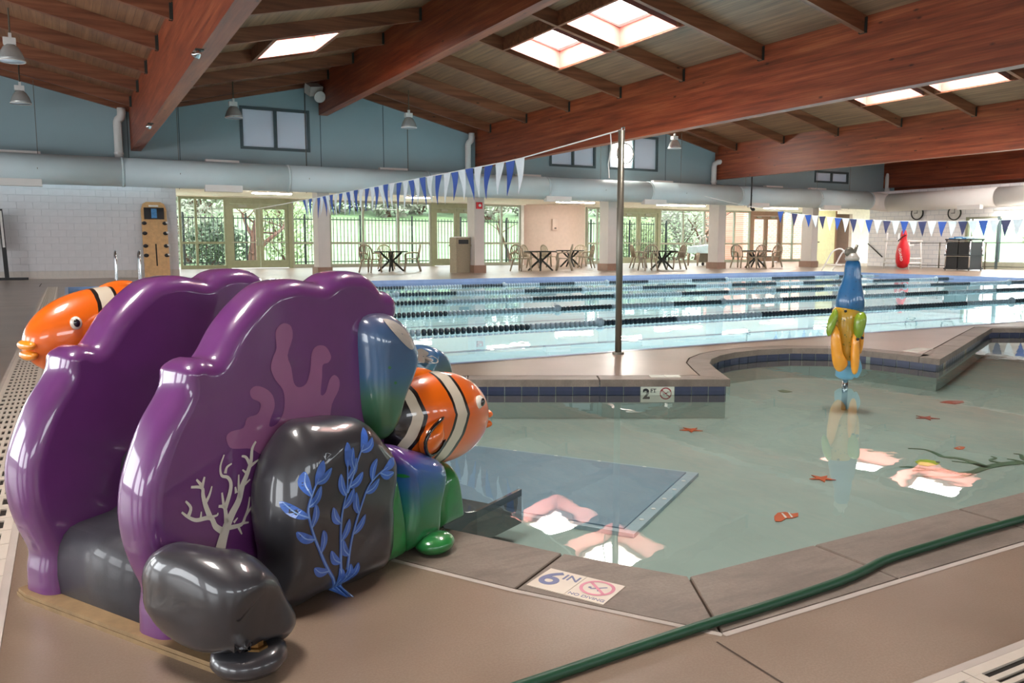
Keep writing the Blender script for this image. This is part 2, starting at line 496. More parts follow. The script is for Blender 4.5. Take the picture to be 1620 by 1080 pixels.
# coping stones, one piece per outline edge, with open joints
for i in range(NW):
    j = (i+1) % NW
    a, b, c, d = Vector(WADE[i]), Vector(WADE[j]), Vector(WADE_OUT[j]), Vector(WADE_OUT[i])
    g = .004
    e = (b-a).normalized()*g; e2 = (c-d).normalized()*g
    fine = (17 <= i <= 27)
    if fine: e = e*.1; e2 = e2*.1
    ins = (d-a).normalized()*.006; ins2 = (c-b).normalized()*.006
    q = [a+e, b-e, c-e2-ins2*2, d+e2-ins*2]
    mb = MB()
    vs = [(p.x, p.y, z) for z in (-.055, -.004) for p in q]
    ctr = sum(q, Vector((0, 0)))/4
    vs += [((p+(ctr-p)*.012).x, (p+(ctr-p)*.012).y, 0.0) for p in q]
    fs = [(3, 2, 1, 0)] + [(r*4+k, r*4+(k+1) % 4, r*4+4+(k+1) % 4, r*4+4+k) for r in (0, 1) for k in range(4)] + [(8, 9, 10, 11)]
    mb.add(vs, fs)
    mb.build('coping_stone', 'coping', floor)
# sealant bed under the joints
bed = MB(); BED_OUT = offset_poly(WADE_OUT, [.12]*NW)
for i in range(NW):
    j = (i+1) % NW
    bed.add([(*WADE[i], -.012), (*WADE[j], -.012), (*WADE_OUT[j], -.012), (*WADE_OUT[i], -.012)], [(0, 3, 2, 1)])
    bed.add([(*WADE_OUT[i], -.012), (*WADE_OUT[j], -.012), (*BED_OUT[j], -.001), (*BED_OUT[i], -.001)], [(0, 3, 2, 1)])
bed.build('coping_bed', 'joint', floor)
# light sealant bead along the near coping
for i in (NW-4, NW-3, NW-2, NW-1, 0, 1, 2, 3, 4):
    j = (i+1) % NW
    a, b = Vector(WADE_OUT[i]), Vector(WADE_OUT[j]); t = (b-a).normalized(); n = Vector((t.y, -t.x))
    MB().add([(*(a-n*.006), .001), (*(b-n*.006), .001), (*(b+n*.014), .001), (*(a+n*.014), .001), ], [(0, 1, 2, 3)][::-1]).build('sealant_bead', 'sealant', floor)
# saw-cut joints of the deck
def floor_joint(p, q, w=.006):
    a, b = Vector(p), Vector(q); t = (b-a).normalized(); n = Vector((t.y, -t.x))*w/2
    MB().add([(*(a-n), .0012), (*(a+n), .0012), (*(b+n), .0012), (*(b-n), .0012)], [(0, 1, 2, 3)]).build('saw_cut_joint', 'joint', floor)
floor_joint((1.40, 1.50), (1.385, .6)); floor_joint((3.05, 1.5), (3.05, .6)); floor_joint((-.62, 25.2), (-.62, 23.2), .02)
floor_joint((-7.9, 25.2), (3, 25.2), .02); floor_joint((-.55, 3.5), (-7, 3.5)); floor_joint((-.55, 9.5), (-7, 9.5), .01); floor_joint((-.55, 16), (-7, 16), .015)

# ---- wading pool basin
WZ = -.09; BZ = -.30
basin = MB()
wall_in = offset_poly(WADE, [.03]*NW)
for i in range(NW):
    j = (i+1) % NW
    basin.add([(*wall_in[i], -.05), (*wall_in[j], -.05), (*wall_in[j], BZ), (*wall_in[i], BZ)], [(0, 1, 2, 3)])
wade_wall = struct(basin.build('wall_wading_pool', 'grout'))
bmf = MB(); bmf.add([(x, y, BZ) for x, y in wall_in], [tuple(range(NW))])
wade_floor = struct(bmf.build('floor_wading_pool', 'wadeshell'))
# plaster band below the tiles
pl = MB(); pin = offset_poly(WADE, [.026]*NW)
for i in range(NW):
    j = (i+1) % NW
    pl.add([(*pin[i], -.182), (*pin[j], -.182), (*pin[j], BZ), (*pin[i], BZ)], [(0, 1, 2, 3)])
pl.build('plaster_band', 'wadeshell', wade_wall)
wo = MB(); wo.add([(x, y, WZ) for x, y in wall_in], [tuple(range(NW))])
tag(wo.build('wading_pool_water', 'water2'), 'clear shallow greenish water of the curved wading pool', 'water', kind='stuff')
# waterline tiles
TS = .122
tile_me = MB().box(-TS/2+.002, TS/2-.002, -.006, .006, -.122, 0).mesh('tile', 'bluetile')
def waterline_tiles(i0, i1, skip=()):
    pts = [Vector(wall_in[i % NW]) for i in range(i0, i1+1)]
    seg = [(pts[k+1]-pts[k]).length for k in range(len(pts)-1)]; L = sum(seg); n = int(L/(TS+.003)); step = L/n
    def at(s):
        for k, l in enumerate(seg):
            if s <= l or k == len(seg)-1: return pts[k] + (pts[k+1]-pts[k])*min(s/l, 1), (pts[k+1]-pts[k]).normalized()
            s -= l
    for q in range(n):
        if q in skip: continue
        p, t = at((q+.5)*step)
        o = link('tile', tile_me, wade_wall); o.location = (p.x, p.y, -.056); o.rotation_euler = (0, 0, math.atan2(t.y, t.x)); o.scale.x = step/(TS+.003)
    return at, step
waterline_tiles(13, 16); waterline_tiles(16, 28); waterline_tiles(9, 13)
at_back, stp = waterline_tiles(28, 31, skip=(3, 4))
def nodiving(mat_ring, R, parent, M, with_fig=True, mat_fig='black'):
    ring = MB(); n = 28
    vs = []; fs = []
    for r in (R*.8, R):
        for k in range(n): vs.append((r*math.cos(2*PI*k/n), r*math.sin(2*PI*k/n), .0009))
    for k in range(n): fs.append((k, n+k, n+(k+1) % n, (k+1) % n))
    ring.add(vs, fs)
    c, s = math.cos(-.72), math.sin(-.72)
    q = [(-R*.85, -R*.09), (R*.85, -R*.09), (R*.85, R*.09), (-R*.85, R*.09)]
    ring.add([(x*c-y*s, x*s+y*c, .0009) for x, y in q], [(0, 1, 2, 3)])
    o = ring.build('no_diving_symbol', mat_ring, parent); o.matrix_local = M
    f = MB()      # diving figure
    f.tube([(R*.45, R*.35, 0), (R*.05, R*.02, 0), (-R*.3, -R*.25, 0)], R*.07, 4); f.tube([(R*.05, R*.02, 0), (R*.2, -R*.35, 0)], R*.06, 4)
    f.ell((-R*.4, -R*.1, 0), (R*.11, R*.11, .001), 8, 4)
    o2 = f.build('diving_figure', mat_fig, parent)
    o2.matrix_local = M @ Matrix.Diagonal((1, 1, .02, 1)) @ Matrix.Translation((0, 0, .0006/.02))
# "2 FT" and no-diving tile in the back wall
p, t = at_back(4*stp)
sg = empty('depth_marker_tile', (p.x, p.y, -.056), math.atan2(t.y, t.x)); sg.parent = None
sg.location = (p.x, p.y, -.056)
tag(sg, 'white 2 FT depth tile with no diving symbol in the pool wall', 'sign')
MB().box(-stp+.002, stp-.002, -.007, .007, -.122, 0).build('tile_face', 'signtile2', sg)
# pool side of this wall is local +y (outline runs counter-clockwise, inside on its left), text must read from inside
FACE = Matrix(((-1, 0, 0, 0), (0, 0, 1, .0075), (0, 1, 0, 0), (0, 0, 0, 1)))
def on_face(x, z): return FACE @ Matrix.Translation((x, z, 0))
o = link('lettering', text_mesh('2', .105, 'black', .004), sg); o.matrix_local = on_face(-.085, -.062)
o = link('lettering', text_mesh('FT', .042, 'black', .0008), sg); o.matrix_local = on_face(-.032, -.035)
nodiving('signred', .046, sg, on_face(.062, -.055))

# no-diving tiles on the angled wall at the right, and blank white deck tiles
for kk, (f_, lab) in enumerate(((.10, 'white no diving tile on the angled pool wall, nearest its corner'), (.46, 'second white no diving tile farther along the angled pool wall'))):
    a_, b_ = Vector(wall_in[16]), Vector(wall_in[13]); q_ = a_+(b_-a_)*f_; t_ = (a_-b_).normalized()
    s_ = tag(empty('depth_marker_tile', (q_.x, q_.y, -.056), math.atan2(t_.y, t_.x)), lab, 'sign', 'no diving tiles on the angled wall')
    MB().box(-.06, .06, -.009, .0085, -.122, 0).build('tile_face', 'signtile2', s_)
    nodiving('signred', .046, s_, Matrix(((-1, 0, 0, 0), (0, 0, 1, .009), (0, 1, 0, 0), (0, 0, 0, 1))) @ Matrix.Translation((0, -.055, 0)))
for (pa, pb, w_, lab) in (((1452, 557), (1476, 552), .14, 'blank white deck tile by the angled corner of the wading pool'), ((1030, 597), (1078, 597), .12, 'blank white deck tile above the 2 FT marker')):
    A_, B_ = onz(*pa), onz(*pb); e_ = (B_-A_).normalized(); n_ = Vector((-e_.y, e_.x, 0)); L_ = (B_-A_).length
    s_ = tag(empty('deck_tile', A_, math.atan2(e_.y, e_.x)), lab, 'tile')
    MB().box(0, L_/2-.002, 0, w_, -.003, .0025).build('tile_face', 'signtile2', s_); MB().box(L_/2+.002, L_, 0, w_, -.003, .0025).build('tile_face', 'signtile2', s_)

# ---- "6 IN" + NO DIVING tiles set in the near coping
A6, B6, D6 = onz(820+260/5.0625, 860+200/5.0625), onz(820+860/5.0625, 860+345/5.0625), onz(820+115/5.0625, 860+345/5.0625)
ex = (B6-A6); wx = ex.length; ex.normalize(); ey = Vector((0, 0, 1)).cross(ex)
hy = abs((D6-A6).dot(ey))
T6 = Matrix(((ex.x, ey.x, 0, A6.x), (ex.y, ey.y, 0, A6.y), (0, 0, 1, 0.0), (0, 0, 0, 1)))
for k, lab in enumerate(('faded 6 IN depth tile set in the near pool coping', 'faded round NO DIVING symbol tile set in the near pool coping')):
    s6 = empty('depth_tile'); s6.matrix_world = T6 @ Matrix.Translation((wx*(.25+.5*k), -hy/2, .0012))
    tag(s6, lab, 'sign', 'faded deck depth tiles')
    MB().box(-wx*.247, wx*.247, -hy/2, hy/2, -.012, .0012).build('tile_face', 'signtile', s6)
    if k == 0:
        o = link('lettering', text_mesh('6', hy*.95, 'signblue', .0025), s6); o.matrix_local = Matrix.Translation((-wx*.09, .004, .0012))
        o = link('lettering', text_mesh('IN', hy*.36, 'signblue', .0006), s6); o.matrix_local = Matrix.Translation((wx*.12, hy*.24, .0012))
    else:
        nodiving('signpink', hy*.36, s6, Matrix.Translation((0, hy*.1, .0012)), mat_fig='signblue')
        o = link('lettering', text_mesh('NO DIVING', hy*.15, 'signblue'), s6); o.matrix_local = Matrix.Translation((0, -hy*.38, .0012))

# ---- lap pool
x0, x1, y0, y1 = POOL
LZ = -.10
lp = MB()
lp.add([(x0, y0, -1.25), (x1, y0, -1.25), (x1, y1, -1.25), (x0, y1, -1.25)], [(0, 1, 2, 3)])
cs = [(x0, y0), (x1, y0), (x1, y1), (x0, y1)]
for i in range(4):
    a, b = cs[i], cs[(i+1) % 4]
    lp.add([(*a, -.22), (*b, -.22), (*b, -1.25), (*a, -1.25)], [(0, 1, 2, 3)])
pool = struct(lp.build('floor_lap_pool', 'poolshell'))
for i in range(4):
    a, b = Vector(cs[i]), Vector(cs[(i+1) % 4]); t = (b-a).normalized(); n = Vector((t.y, -t.x))
    r = MB(); r.add([(*a, -.22), (*b, -.22), (*b, .004), (*a, .004)], [(0, 1, 2, 3)])
    a2, b2 = a+n*.07-t*.07, b+n*.07+t*.07
    r.add([(*a, .004), (*b, .004), (*b2, .004), (*a2, .004)], [(0, 1, 2, 3)])
    r.build('rim_tiles', 'rimtile', pool)
# lane lines painted on the bottom
for k in range(6):
    yy = y0 + (y1-y0)*(k+.5)/6
    MB().box(x0+1.5, x1-1.5, yy-.12, yy+.12, -1.25, -1.245).build('lane_marking', 'rimtile', pool)
lw = MB(); lw.add([(x0, y0, LZ), (x1, y0, LZ), (x1, y1, LZ), (x0, y1, LZ)], [(0, 1, 2, 3)])
tag(lw.build('lap_pool_water', 'water1'), 'pale blue still water of the big lap pool', 'water', kind='stuff')

# ---- roof: deck, beams, purlins, skylights
ROWS = [26.5-2.59*i for i in range(-1, 14)]
SKY_ROWS = (4, 5)                 # cells between ROWS[i] and ROWS[i+1]
def slope_x(k):                   # slope from line k to k+1
    return X0+SP*k, X0+SP*(k+1)
ceil_mb = MB(); skies = []
for k in range(-3, 5):
    xa, xb = slope_x(k); xa = max(xa, XL)
    up = (k % 2 != 0)             # rises to the right
    edges = ROWS + [YR]
    edges[0] = YC+.05
    for r in range(len(edges)-1):
        ya, yb = edges[r], edges[r+1]
        if (not up and ((r in SKY_ROWS and k >= 0) or (r == 10 and k == -2))) or (up and ((r == 3 and k >= -1) or (r in (4, 5) and k >= 1) or (r == 9 and k == -1))):  # nearest rows and beam-hidden slopes: unseen skylights added to brighten floor and hall
            h0 = slope_x(k)[0] + (2.1 if not up else 2.3); h1 = h0+1.42
            g0, g1 = yb+.3, ya-.3
            xs = [xa, h0, h1, xb]; ys = [yb, g0, g1, ya]
            for ii in range(3):
                for jj in range(3):
                    if ii == 1 and jj == 1: continue
                    q = [(xs[ii], ys[jj]), (xs[ii+1], ys[jj]), (xs[ii+1], ys[jj+1]), (xs[ii], ys[jj+1])]
                    ceil_mb.add([(x, y, deck_z(min(max(x, xa+1e-4), xb-1e-4))) for x, y in q], [(3, 2, 1, 0)])
            skies.append((k, h0, h1, g0, g1, ya, yb))
        else:
            q = [(xa, yb), (xb, yb), (xb, ya), (xa, ya)]
            ceil_mb.add([(x, y, deck_z(min(max(x, xa+1e-4), xb-1e-4))) for x, y in q], [(3, 2, 1, 0)])
ceiling = struct(ceil_mb.build('ceiling', 'roof'))
# outer roof skin keeps the daylight out above the boards
skin = MB()
for k in range(-3, 5):
    xa, xb = slope_x(k); xa = max(xa, XL-.3)
    skin.add([(x, y, deck_z(min(max(x, xa+1e-4), xb-1e-4))+1.05) for x, y in ((xa, YR-.3), (xb, YR-.3), (xb, YC+.3), (xa, YC+.3))], [(0, 1, 2, 3)])
skin.build('roof_cover', 'slate', ceiling)
BW = .28
for k in range(-2, 6):
    x = X0+SP*k
    if x > XW+.6: x = XW+.9
    if k % 2: zb, zt = 3.84, DECK_V+.03
    else: zb, zt = 5.31, DECK_R+.0
    MB().box(x-BW/2, x+BW/2, YR, YC+.02, zb, zt).build('beam', 'beam', ceiling)
PW = .11
hang_me = MB().box(-.012, .012, -.075, .075, 0, PD*.95).box(-.05, .05, -.07, -.06, 0, PD*.9).box(-.05, .05, .06, .07, 0, PD*.9).mesh('joist_hanger', 'hanger')
purl_me = {}
for k in range(-3, 5):
    xa, xb = slope_x(k); xa += BW/2; xb -= BW/2; xa = max(xa, XL)
    za, zb = deck_z(xa), deck_z(xb)
    L = xb-xa
    mb = MB()
    mb.add([(0, -PW/2, za-PD), (L, -PW/2, zb-PD), (L, PW/2, zb-PD), (0, PW/2, za-PD), (0, -PW/2, za+.01), (L, -PW/2, zb+.01), (L, PW/2, zb+.01), (0, PW/2, za+.01)],
           [(0, 3, 2, 1), (0, 1, 5, 4), (1, 2, 6, 5), (2, 3, 7, 6), (3, 0, 4, 7)])
    me = mb.mesh('purlin', 'purlin')
    for y in ROWS[1:]:
        o = link('purlin', me, ceiling); o.location = (xa, y, 0)
        if y > 4:
            h = link('joist_hanger', hang_me, o); h.location = (L-.012, 0, zb-PD-.004)
            h = link('joist_hanger', hang_me, o); h.location = (.012, 0, za-PD-.004)
    # edge rafter against the far wall
    o = link('purlin', me, ceiling); o.location = (xa, YC-.12, 0)
for n, (k, h0, h1, g0, g1, ya, yb) in enumerate(skies):
    w = struct(empty('window_%d' % (n+1), ((h0+h1)/2, (g0+g1)/2, deck_z((h0+h1)/2))))
    cx, cy, cz = w.location
    for hx in (h0-.05, h1+.05):   # trimmer boards between the purlins
        zz = deck_z(hx)
        MB().box(hx-cx-.04, hx-cx+.04, yb+PW/2-cy, ya-PW/2-cy, zz-PD-cz, zz+.01-cz).build('trimmer_board', 'purlin', w)
    t = .24
    def P(x, y, dz): return (x-cx, y-cy, deck_z(x)+dz-cz)
    mbw = MB()
    for (xa_, ya_), (xb_, yb_) in (((h0, g0), (h1, g0)), ((h1, g0), (h1, g1)), ((h1, g1), (h0, g1)), ((h0, g1), (h0, g0))):
        mbw.add([P(xa_, ya_, -PD+.02), P(xb_, yb_, -PD+.02), P(xb_, yb_, t), P(xa_, ya_, t)], [(3, 2, 1, 0)])
    mbw.build('skylight_well', 'well', w)
    e = .11
    fr = MB()
    for a0, a1, b0, b1 in ((h0, h1, g0, g0+e), (h0, h1, g1-e, g1), (h0, h0+e, g0, g1), (h1-e, h1, g0, g1)):
        fr.add([P(a0, b0, t-.1), P(a1, b0, t-.1), P(a1, b1, t-.1), P(a0, b1, t-.1), P(a0, b0, t), P(a1, b0, t), P(a1, b1, t), P(a0, b1, t)],
               [(0, 3, 2, 1), (4, 5, 6, 7), (0, 1, 5, 4), (1, 2, 6, 5), (2, 3, 7, 6), (3, 0, 4, 7)])
    fr.build('skylight_frame', 'white', w)
    pn = MB(); pn.add([P(h0, g0, t+.004), P(h1, g0, t+.004), P(h1, g1, t+.004), P(h0, g1, t+.004)], [(3, 2, 1, 0)])
    pn.build('pane', 'skypane', w)
NWIN = len(skies)

# ---- far upper wall with clerestory windows
CLERE = [(5.10, 7.34, 4.08, 5.43), (16.62, 18.75, 4.05, 5.55), (19.35, 21.85, 4.05, 5.45), (31.1, 33.4, 3.95, 4.5)]
xs = sorted(set([XL, XW+2.2] + [X0+SP*k for k in range(-2, 6)] + [v for c in CLERE for v in c[:2]]))
uw = MB()
for a, b in zip(xs[:-1], xs[1:]):
    m = (a+b)/2; holes = [c for c in CLERE if c[0]-1e-6 <= m <= c[1]+1e-6]
    za, zb = deck_z(a+1e-4)+.02, deck_z(b-1e-4)+.02
    if holes:
        _, _, z0, z1 = holes[0]
        uw.add([(a, YC, ZS-.12), (b, YC, ZS-.12), (b, YC, z0), (a, YC, z0)], [(0, 1, 2, 3)])
        uw.add([(a, YC, z1), (b, YC, z1), (b, YC, zb), (a, YC, za)], [(0, 1, 2, 3)])
    else:
        uw.add([(a, YC, ZS-.12), (b, YC, ZS-.12), (b, YC, zb), (a, YC, za)], [(0, 1, 2, 3)])
uw.add([(XL, YC, ZS-.12), (XW+2, YC, ZS-.12), (XW+2, YC+.5, ZS-.12), (XL, YC+.5, ZS-.12)], [(3, 2, 1, 0)])
wall_far = struct(uw.build('wall_far', 'upper'))
for (a, b, z0, z1) in CLERE:
    NWIN += 1
    w = struct(empty('window_%d' % NWIN, ((a+b)/2, YC, z0)))
    hw, h = (b-a)/2, z1-z0
    f = MB(); e = .09
    f.box(-hw, hw, -.03, .12, 0, e).box(-hw, hw, -.03, .12, h-e, h).box(-hw, -hw+e, -.03, .12, e, h-e).box(hw-e, hw, -.03, .12, e, h-e).box(-.05, .05, -.03, .12, e, h-e)
    f.build('window_frame', 'slate', w)
    MB().box(-hw+e, -.05, .04, .06, e, h-e).build('pane', 'obscured', w)
    MB().box(.05, hw-e, .04, .06, e, h-e).build('pane', 'obscured', w)
# panel seams of the upper wall
for px in (204, 285, 485, 508, 607, 645, 1053):
    p = ony(px, 250, YC)
    MB().box(p.x-.012, p.x+.012, YC-.006, YC, ZS, deck_z(p.x)-.3).build('panel_seam', 'slate', wall_far)

# ---- left block wall (blocks are parts)
YB = 28.6; XC = 3.2
wl = MB().box(XL, XC-.01, YB+.012, YB+.25, 0, ZS+.2)
wall_block = struct(wl.build('wall_block', 'mortar'))
BLW, BLH = .42, .205
blk = MB(); b = .004
blk.add([(b, 0, b), (BLW-b, 0, b), (BLW-b, 0, BLH-b), (b, 0, BLH-b), (0.003, .02, .003), (BLW-.003, .02, .003), (BLW-.003, .02, BLH-.003), (.003, .02, BLH-.003)],
        [(0, 1, 2, 3), (0, 4, 5, 1), (1, 5, 6, 2), (2, 6, 7, 3), (3, 7, 4, 0)])
blk_me = blk.mesh('block', 'block')
for r in range(14):
    for c in range(15):
        x = XC - BLW*(c+1) - (BLW/2 if r % 2 else 0)
        if x < -2.5: continue
        o = link('block', blk_me, wall_block); o.location = (x, YB-.006, .24+r*BLH)
for r in range(1, 14, 2):
    o = link('block', blk_me, wall_block); o.location = (XC-BLW/2, YB-.006, .24+r*BLH); o.scale.x = .5
MB().box(-7.9, -2.5, YB-.006, YB+.013, .24, ZS).build('block_surface', 'block', wall_block)
bb = struct(empty('baseboard_block', (0, YB, 0)))
bt = MB().box(.002, .198, -.03, .012, 0, .235).mesh('base_tile', 'base')
for c in range(28):
    o = link('base_tile', bt, bb); o.location = (XC-.2*(c+1), 0, 0)
MB().box(-7.9, XC-5.6, -.03, .012, 0, .235).build('base_strip', 'base', bb)
# return wall of the alcove
struct(MB().box(XC-.2, XC, YB+.25, YG, 0, ZS).build('wall_alcove_left', 'soffit'))
# soffit
struct(MB().box(XC-.4, 43, YC+.02, YG+.3, ZS, ZS+.2).build('ceiling_alcove', 'soffit'))
# columns
COLX = [7.45, 13.25, 19.2, 25.0, 30.75]
for i, x in enumerate(COLX):
    c = struct(empty('column', (x, 27.45, 0)))
    c.name = 'trim_%d' % (i+1)
    MB().box(0, .40, 0, .62, .28, ZS+.1).build('column_shaft', 'column', c)
    MB().box(-.05, .45, -.05, .67, 0, .28).build('column_plinth', 'plinth', c)

# ---- glazed wall
def gx(px): return ony(px, 400, YG).x
def mullion(mb, x, w, z0, z1): mb.box(x-w/2, x+w/2, -.05, .05, z0, z1)
ZH = 3.08; ZT = 1.12
def glazing(pxs, mat='frame', transom=True, skip_last=False):
    global NWIN
    NWIN += 1
    X = [gx(p) for p in pxs]
    w = struct(empty('window_%d' % NWIN, (X[0], YG, 0)))
    X = [x-X[0] for x in X]
    for x in X: MB().box(x-.05, x+.05, -.06, .06, 0, ZH).build('mullion', mat, w)
    for a, b in zip(X[:-1], X[1:]):
        a += .05; b -= .05
        MB().box(a, b, -.055, .055, 0, .16).build('sill_rail', mat, w)
        MB().box(a, b, -.055, .055, ZH-.1, ZH).build('head_rail', mat, w)
        if transom: MB().box(a, b, -.045, .045, ZT-.05, ZT+.05).build('transom', mat, w)
        MB().box(a, b, -.004, .004, .16, ZT-.05).build('pane', 'glass', w)
        MB().box(a, b, -.004, .004, ZT+.05, ZH-.1).build('pane', 'glass', w)
NDOOR = 0
def double_door(px0, px1, mat='frame', leaves=2):
    global NDOOR
    NDOOR += 1
    a, b = gx(px0), gx(px1); W = b-a
    d = struct(empty('door_%d' % NDOOR, (a, YG, 0)))
    fw = .16; H = 2.82
    MB().box(0, fw, -.09, .09, 0, ZH).box(W-fw, W, -.09, .09, 0, ZH).box(fw, W-fw, -.09, .09, H, ZH).build('door_frame', mat, d)
    lw = (W-2*fw)/leaves
    for i in range(leaves):
        l0, l1 = fw+i*lw+.01, fw+(i+1)*lw-.01; s = .15
        lf = MB().box(l0, l0+s, -.04, .04, .02, H-.01).box(l1-s, l1, -.04, .04, .02, H-.01).box(l0+s, l1-s, -.04, .04, .02, .36).box(l0+s, l1-s, -.04, .04, H-.22, H-.01)
        lo = lf.build('door_leaf', mat, d)
        MB().box(l0+s, l1-s, -.005, .005, .36, H-.22).build('pane', 'glass', lo)
        hx = l1-s/2 if i == 0 else l0+s/2
        MB().box(l0+.05, l1-.05, -.10, -.06, 1.12, 1.17).box(hx-.03, hx+.03, -.09, -.04, 1.0, 1.35).build('push_bar', 'frame2', lo)
        MB().box((l0+l1)/2-.25, (l0+l1)/2+.1, -.12, -.04, H-.14, H-.05).build('door_closer', 'frame2', lo)
glazing([287, 312, 358]); double_door(359, 463); glazing([464, 500, 523, 575, 630, 681], 'frame2'); double_door(682, 762)
glazing([763, 793, 822], 'frame2'); glazing([928, 944, 974], 'frame2'); double_door(975, 1042)
glazing([1043, 1079, 1113, 1145, 1160, 1184], 'frame2'); double_door(1185, 1234, 'plinth'); glazing([1235, 1252, 1272], 'frame2')
# lintel above the glazing
struct(MB().box(XC, 43, YG-.06, YG+.3, ZH, ZS+.02).build('trim_6', 'soffit'))
struct(MB().box(gx(823), gx(827), YG-.12, YG+.1, 0, ZH).build('trim_7', 'white'))
# curved wall
xa, xb = gx(827), gx(928)
cw = MB(); n = 24; vs = []
for i in range(n+1):
    t = i/n; x = xa+(xb-xa)*t; y = YG+.15-1.15*math.sin(PI*t)**.8
    vs += [(x, y, 0), (x, y, ZS)]
cw.add(vs, [(2*i, 2*i+2, 2*i+3, 2*i+1) for i in range(n)])
wall_curved = struct(cw.build('wall_curved', 'curved', smooth=True))
p = ony(878, 355, YG-1.02)
o = MB().box(-.16, .16, -.04, .06, -.28, .28).build('wall_panel', 'curved', wall_curved); o.location = p
o2 = MB().box(-.06, .06, -.05, -.03, -.22, -.16).build('panel_button', 'black', o)

# ---- right-hand end: door wall, brown opening, tiled wall
YD = 32.0
xd0, xd1, xd2 = ony(1283, 400, YD).x, ony(1322, 400, YD).x, ony(1346, 400, YD).x
we = struct(MB().add([(xd0, YD, 0), (gx(1274), YG, 0), (gx(1274), YG, ZS), (xd0, YD, ZS)], [(0, 1, 2, 3)]).box(xd0, xd1, YD, YD+.2, 2.9, ZS).box(xd2, 42, YD, YD+.2, 0, ZS).box(xd1, xd2, YD, YD+.2, 2.75, ZS).build('wall_end', 'soffit'))
NDOOR += 1
d = struct(empty('door_%d' % NDOOR, (xd0, YD, 0)))
lf = MB().box(0.02, xd1-xd0, 0.02, .08, 0, 2.9).build('door_leaf', 'ydoor', d)
MB().tube([(.25, -.05, 1.2), (.55, -.05, 1.2)], .03, 8).box(.22, .32, -.05, .02, 1.12, 1.28).build('lever_handle', 'black', lf)
struct(MB().box(xd1, xd2+2.5, YD+1.6, YD+1.7, 0, 2.9).box(xd1-.1, xd1, YD, YD+1.7, 0, 2.9).build('wall_corridor', 'brown'))
wr = MB()
YW0, YW1, YW2 = 27.85, 22.75, 10.0          # wall end, window start, window end
wr.add([(XW, YR, 0), (XW, YW2, 0), (XW, YW2, ZS+.5), (XW, YR, ZS+.5)], [(0, 1, 2, 3)])
wr.add([(XW, YW1, 0), (XW, YW0, 0), (XW, YW0, ZS+.5), (XW, YW1, ZS+.5)], [(0, 1, 2, 3)])
wr.add([(XW, YW2, 2.25), (XW, YW1, 2.25), (XW, YW1, ZS+.5), (XW, YW2, ZS+.5)], [(0, 1, 2, 3)])
wr.add([(XW, YW0, 0), (XW+.6, YW0, 0), (XW+.6, YW0, ZS+.5), (XW, YW0, ZS+.5)], [(0, 1, 2, 3)])
wr.add([(XW, YR, ZS+.5), (XW, YC, ZS+.5), (XW+1.8, YC, ZS+.5), (XW+1.8, YR, ZS+.5)], [(0, 1, 2, 3)])
struct(wr.build('wall_right', 'tilewall'))
struct(MB().box(XW+1.6, XW+1.8, YR, YC, ZS+.4, 6.5).build('wall_right_upper', 'beam'))
NWIN += 1
w = struct(empty('window_%d' % NWIN, (XW, YW1, 0)))
nW = 9; st = (YW1-YW2)/nW
for i in range(nW+1):
    MB().box(-.06, .06, -i*st-.06, -i*st+.06, 0, 2.25).build('mullion', 'slate' if i else 'frame', w)
for i in range(nW):
    a, b = -(i+1)*st+.06, -i*st-.06
    MB().box(-.055, .055, a, b, 0, .3).build('sill_rail', 'frame2', w)
    MB().box(-.055, .055, a, b, 2.15, 2.25).build('head_rail', 'frame2', w)
    MB().box(-.004, .004, a, b, .3, 2.15).build('pane', 'glass', w)
# walls behind the camera, with window openings that let the daylight in
wl = MB(); bays = (-3.5, 1.5, 6.5, 11.5, 16.5, 21.5)
ys = [YR] + [v for b_ in bays for v in (b_-1.8, b_+1.8)] + [YB]
for i in range(len(ys)-1):
    if i % 2: wl.box(XL-.2, XL, ys[i], ys[i+1], 0, .6).box(XL-.2, XL, ys[i], ys[i+1], 2.9, 6.4)
    else: wl.box(XL-.2, XL, ys[i], ys[i+1], 0, 6.4)
struct(wl.build('wall_left', 'block'))
wb = MB(); bays = (-4, 2, 8, 14, 20, 26, 31)
xs_ = [XL] + [v for b_ in bays for v in (b_-1.8, b_+1.8)] + [XW+2]
for i in range(len(xs_)-1):
    if i % 2: wb.box(xs_[i], xs_[i+1], YR-.2, YR, 0, 2.0).box(xs_[i], xs_[i+1], YR-.2, YR, 3.2, 6.7)
    else: wb.box(xs_[i], xs_[i+1], YR-.2, YR, 0, 6.7)
struct(wb.build('wall_rear', 'block'))

# ================================================================== OUTSIDE
g = MB(); nx, ny = 40, 30
vs = []
for j in range(ny+1):
    for i in range(nx+1):
        x = -60+200*i/nx; y = YG+.2+120*(j/ny)**1.4
        d = max(0, y-46)
        z = -.08 + .115*d*(1-math.exp(-d/14)) + .35*noise.noise((x*.06, y*.06, 0))*(1 if d > 0 else 0)
        vs.append((x, y, z))
g.add(vs, [(j*(nx+1)+i, j*(nx+1)+i+1, (j+1)*(nx+1)+i+1, (j+1)*(nx+1)+i) for j in range(ny) for i in range(nx)])
tag(g.build('lawn', 'lawn', smooth=True), 'sloping green lawn outside the glazed wall', 'lawn', kind='stuff')
def ground_z(x, y):
    d = max(0, y-46)
    return -.08 + .115*d*(1-math.exp(-d/14)) + .35*noise.noise((x*.06, y*.06, 0))*(1 if d > 0 else 0)
struct(MB().box(2, 43, YG+.15, 40.6, -.12, -.02).build('floor_patio', 'patio'))
struct(MB().box(XW+.1, 90, -10, YG-.5, -.3, -.1).build('floor_yard', 'lawn'))
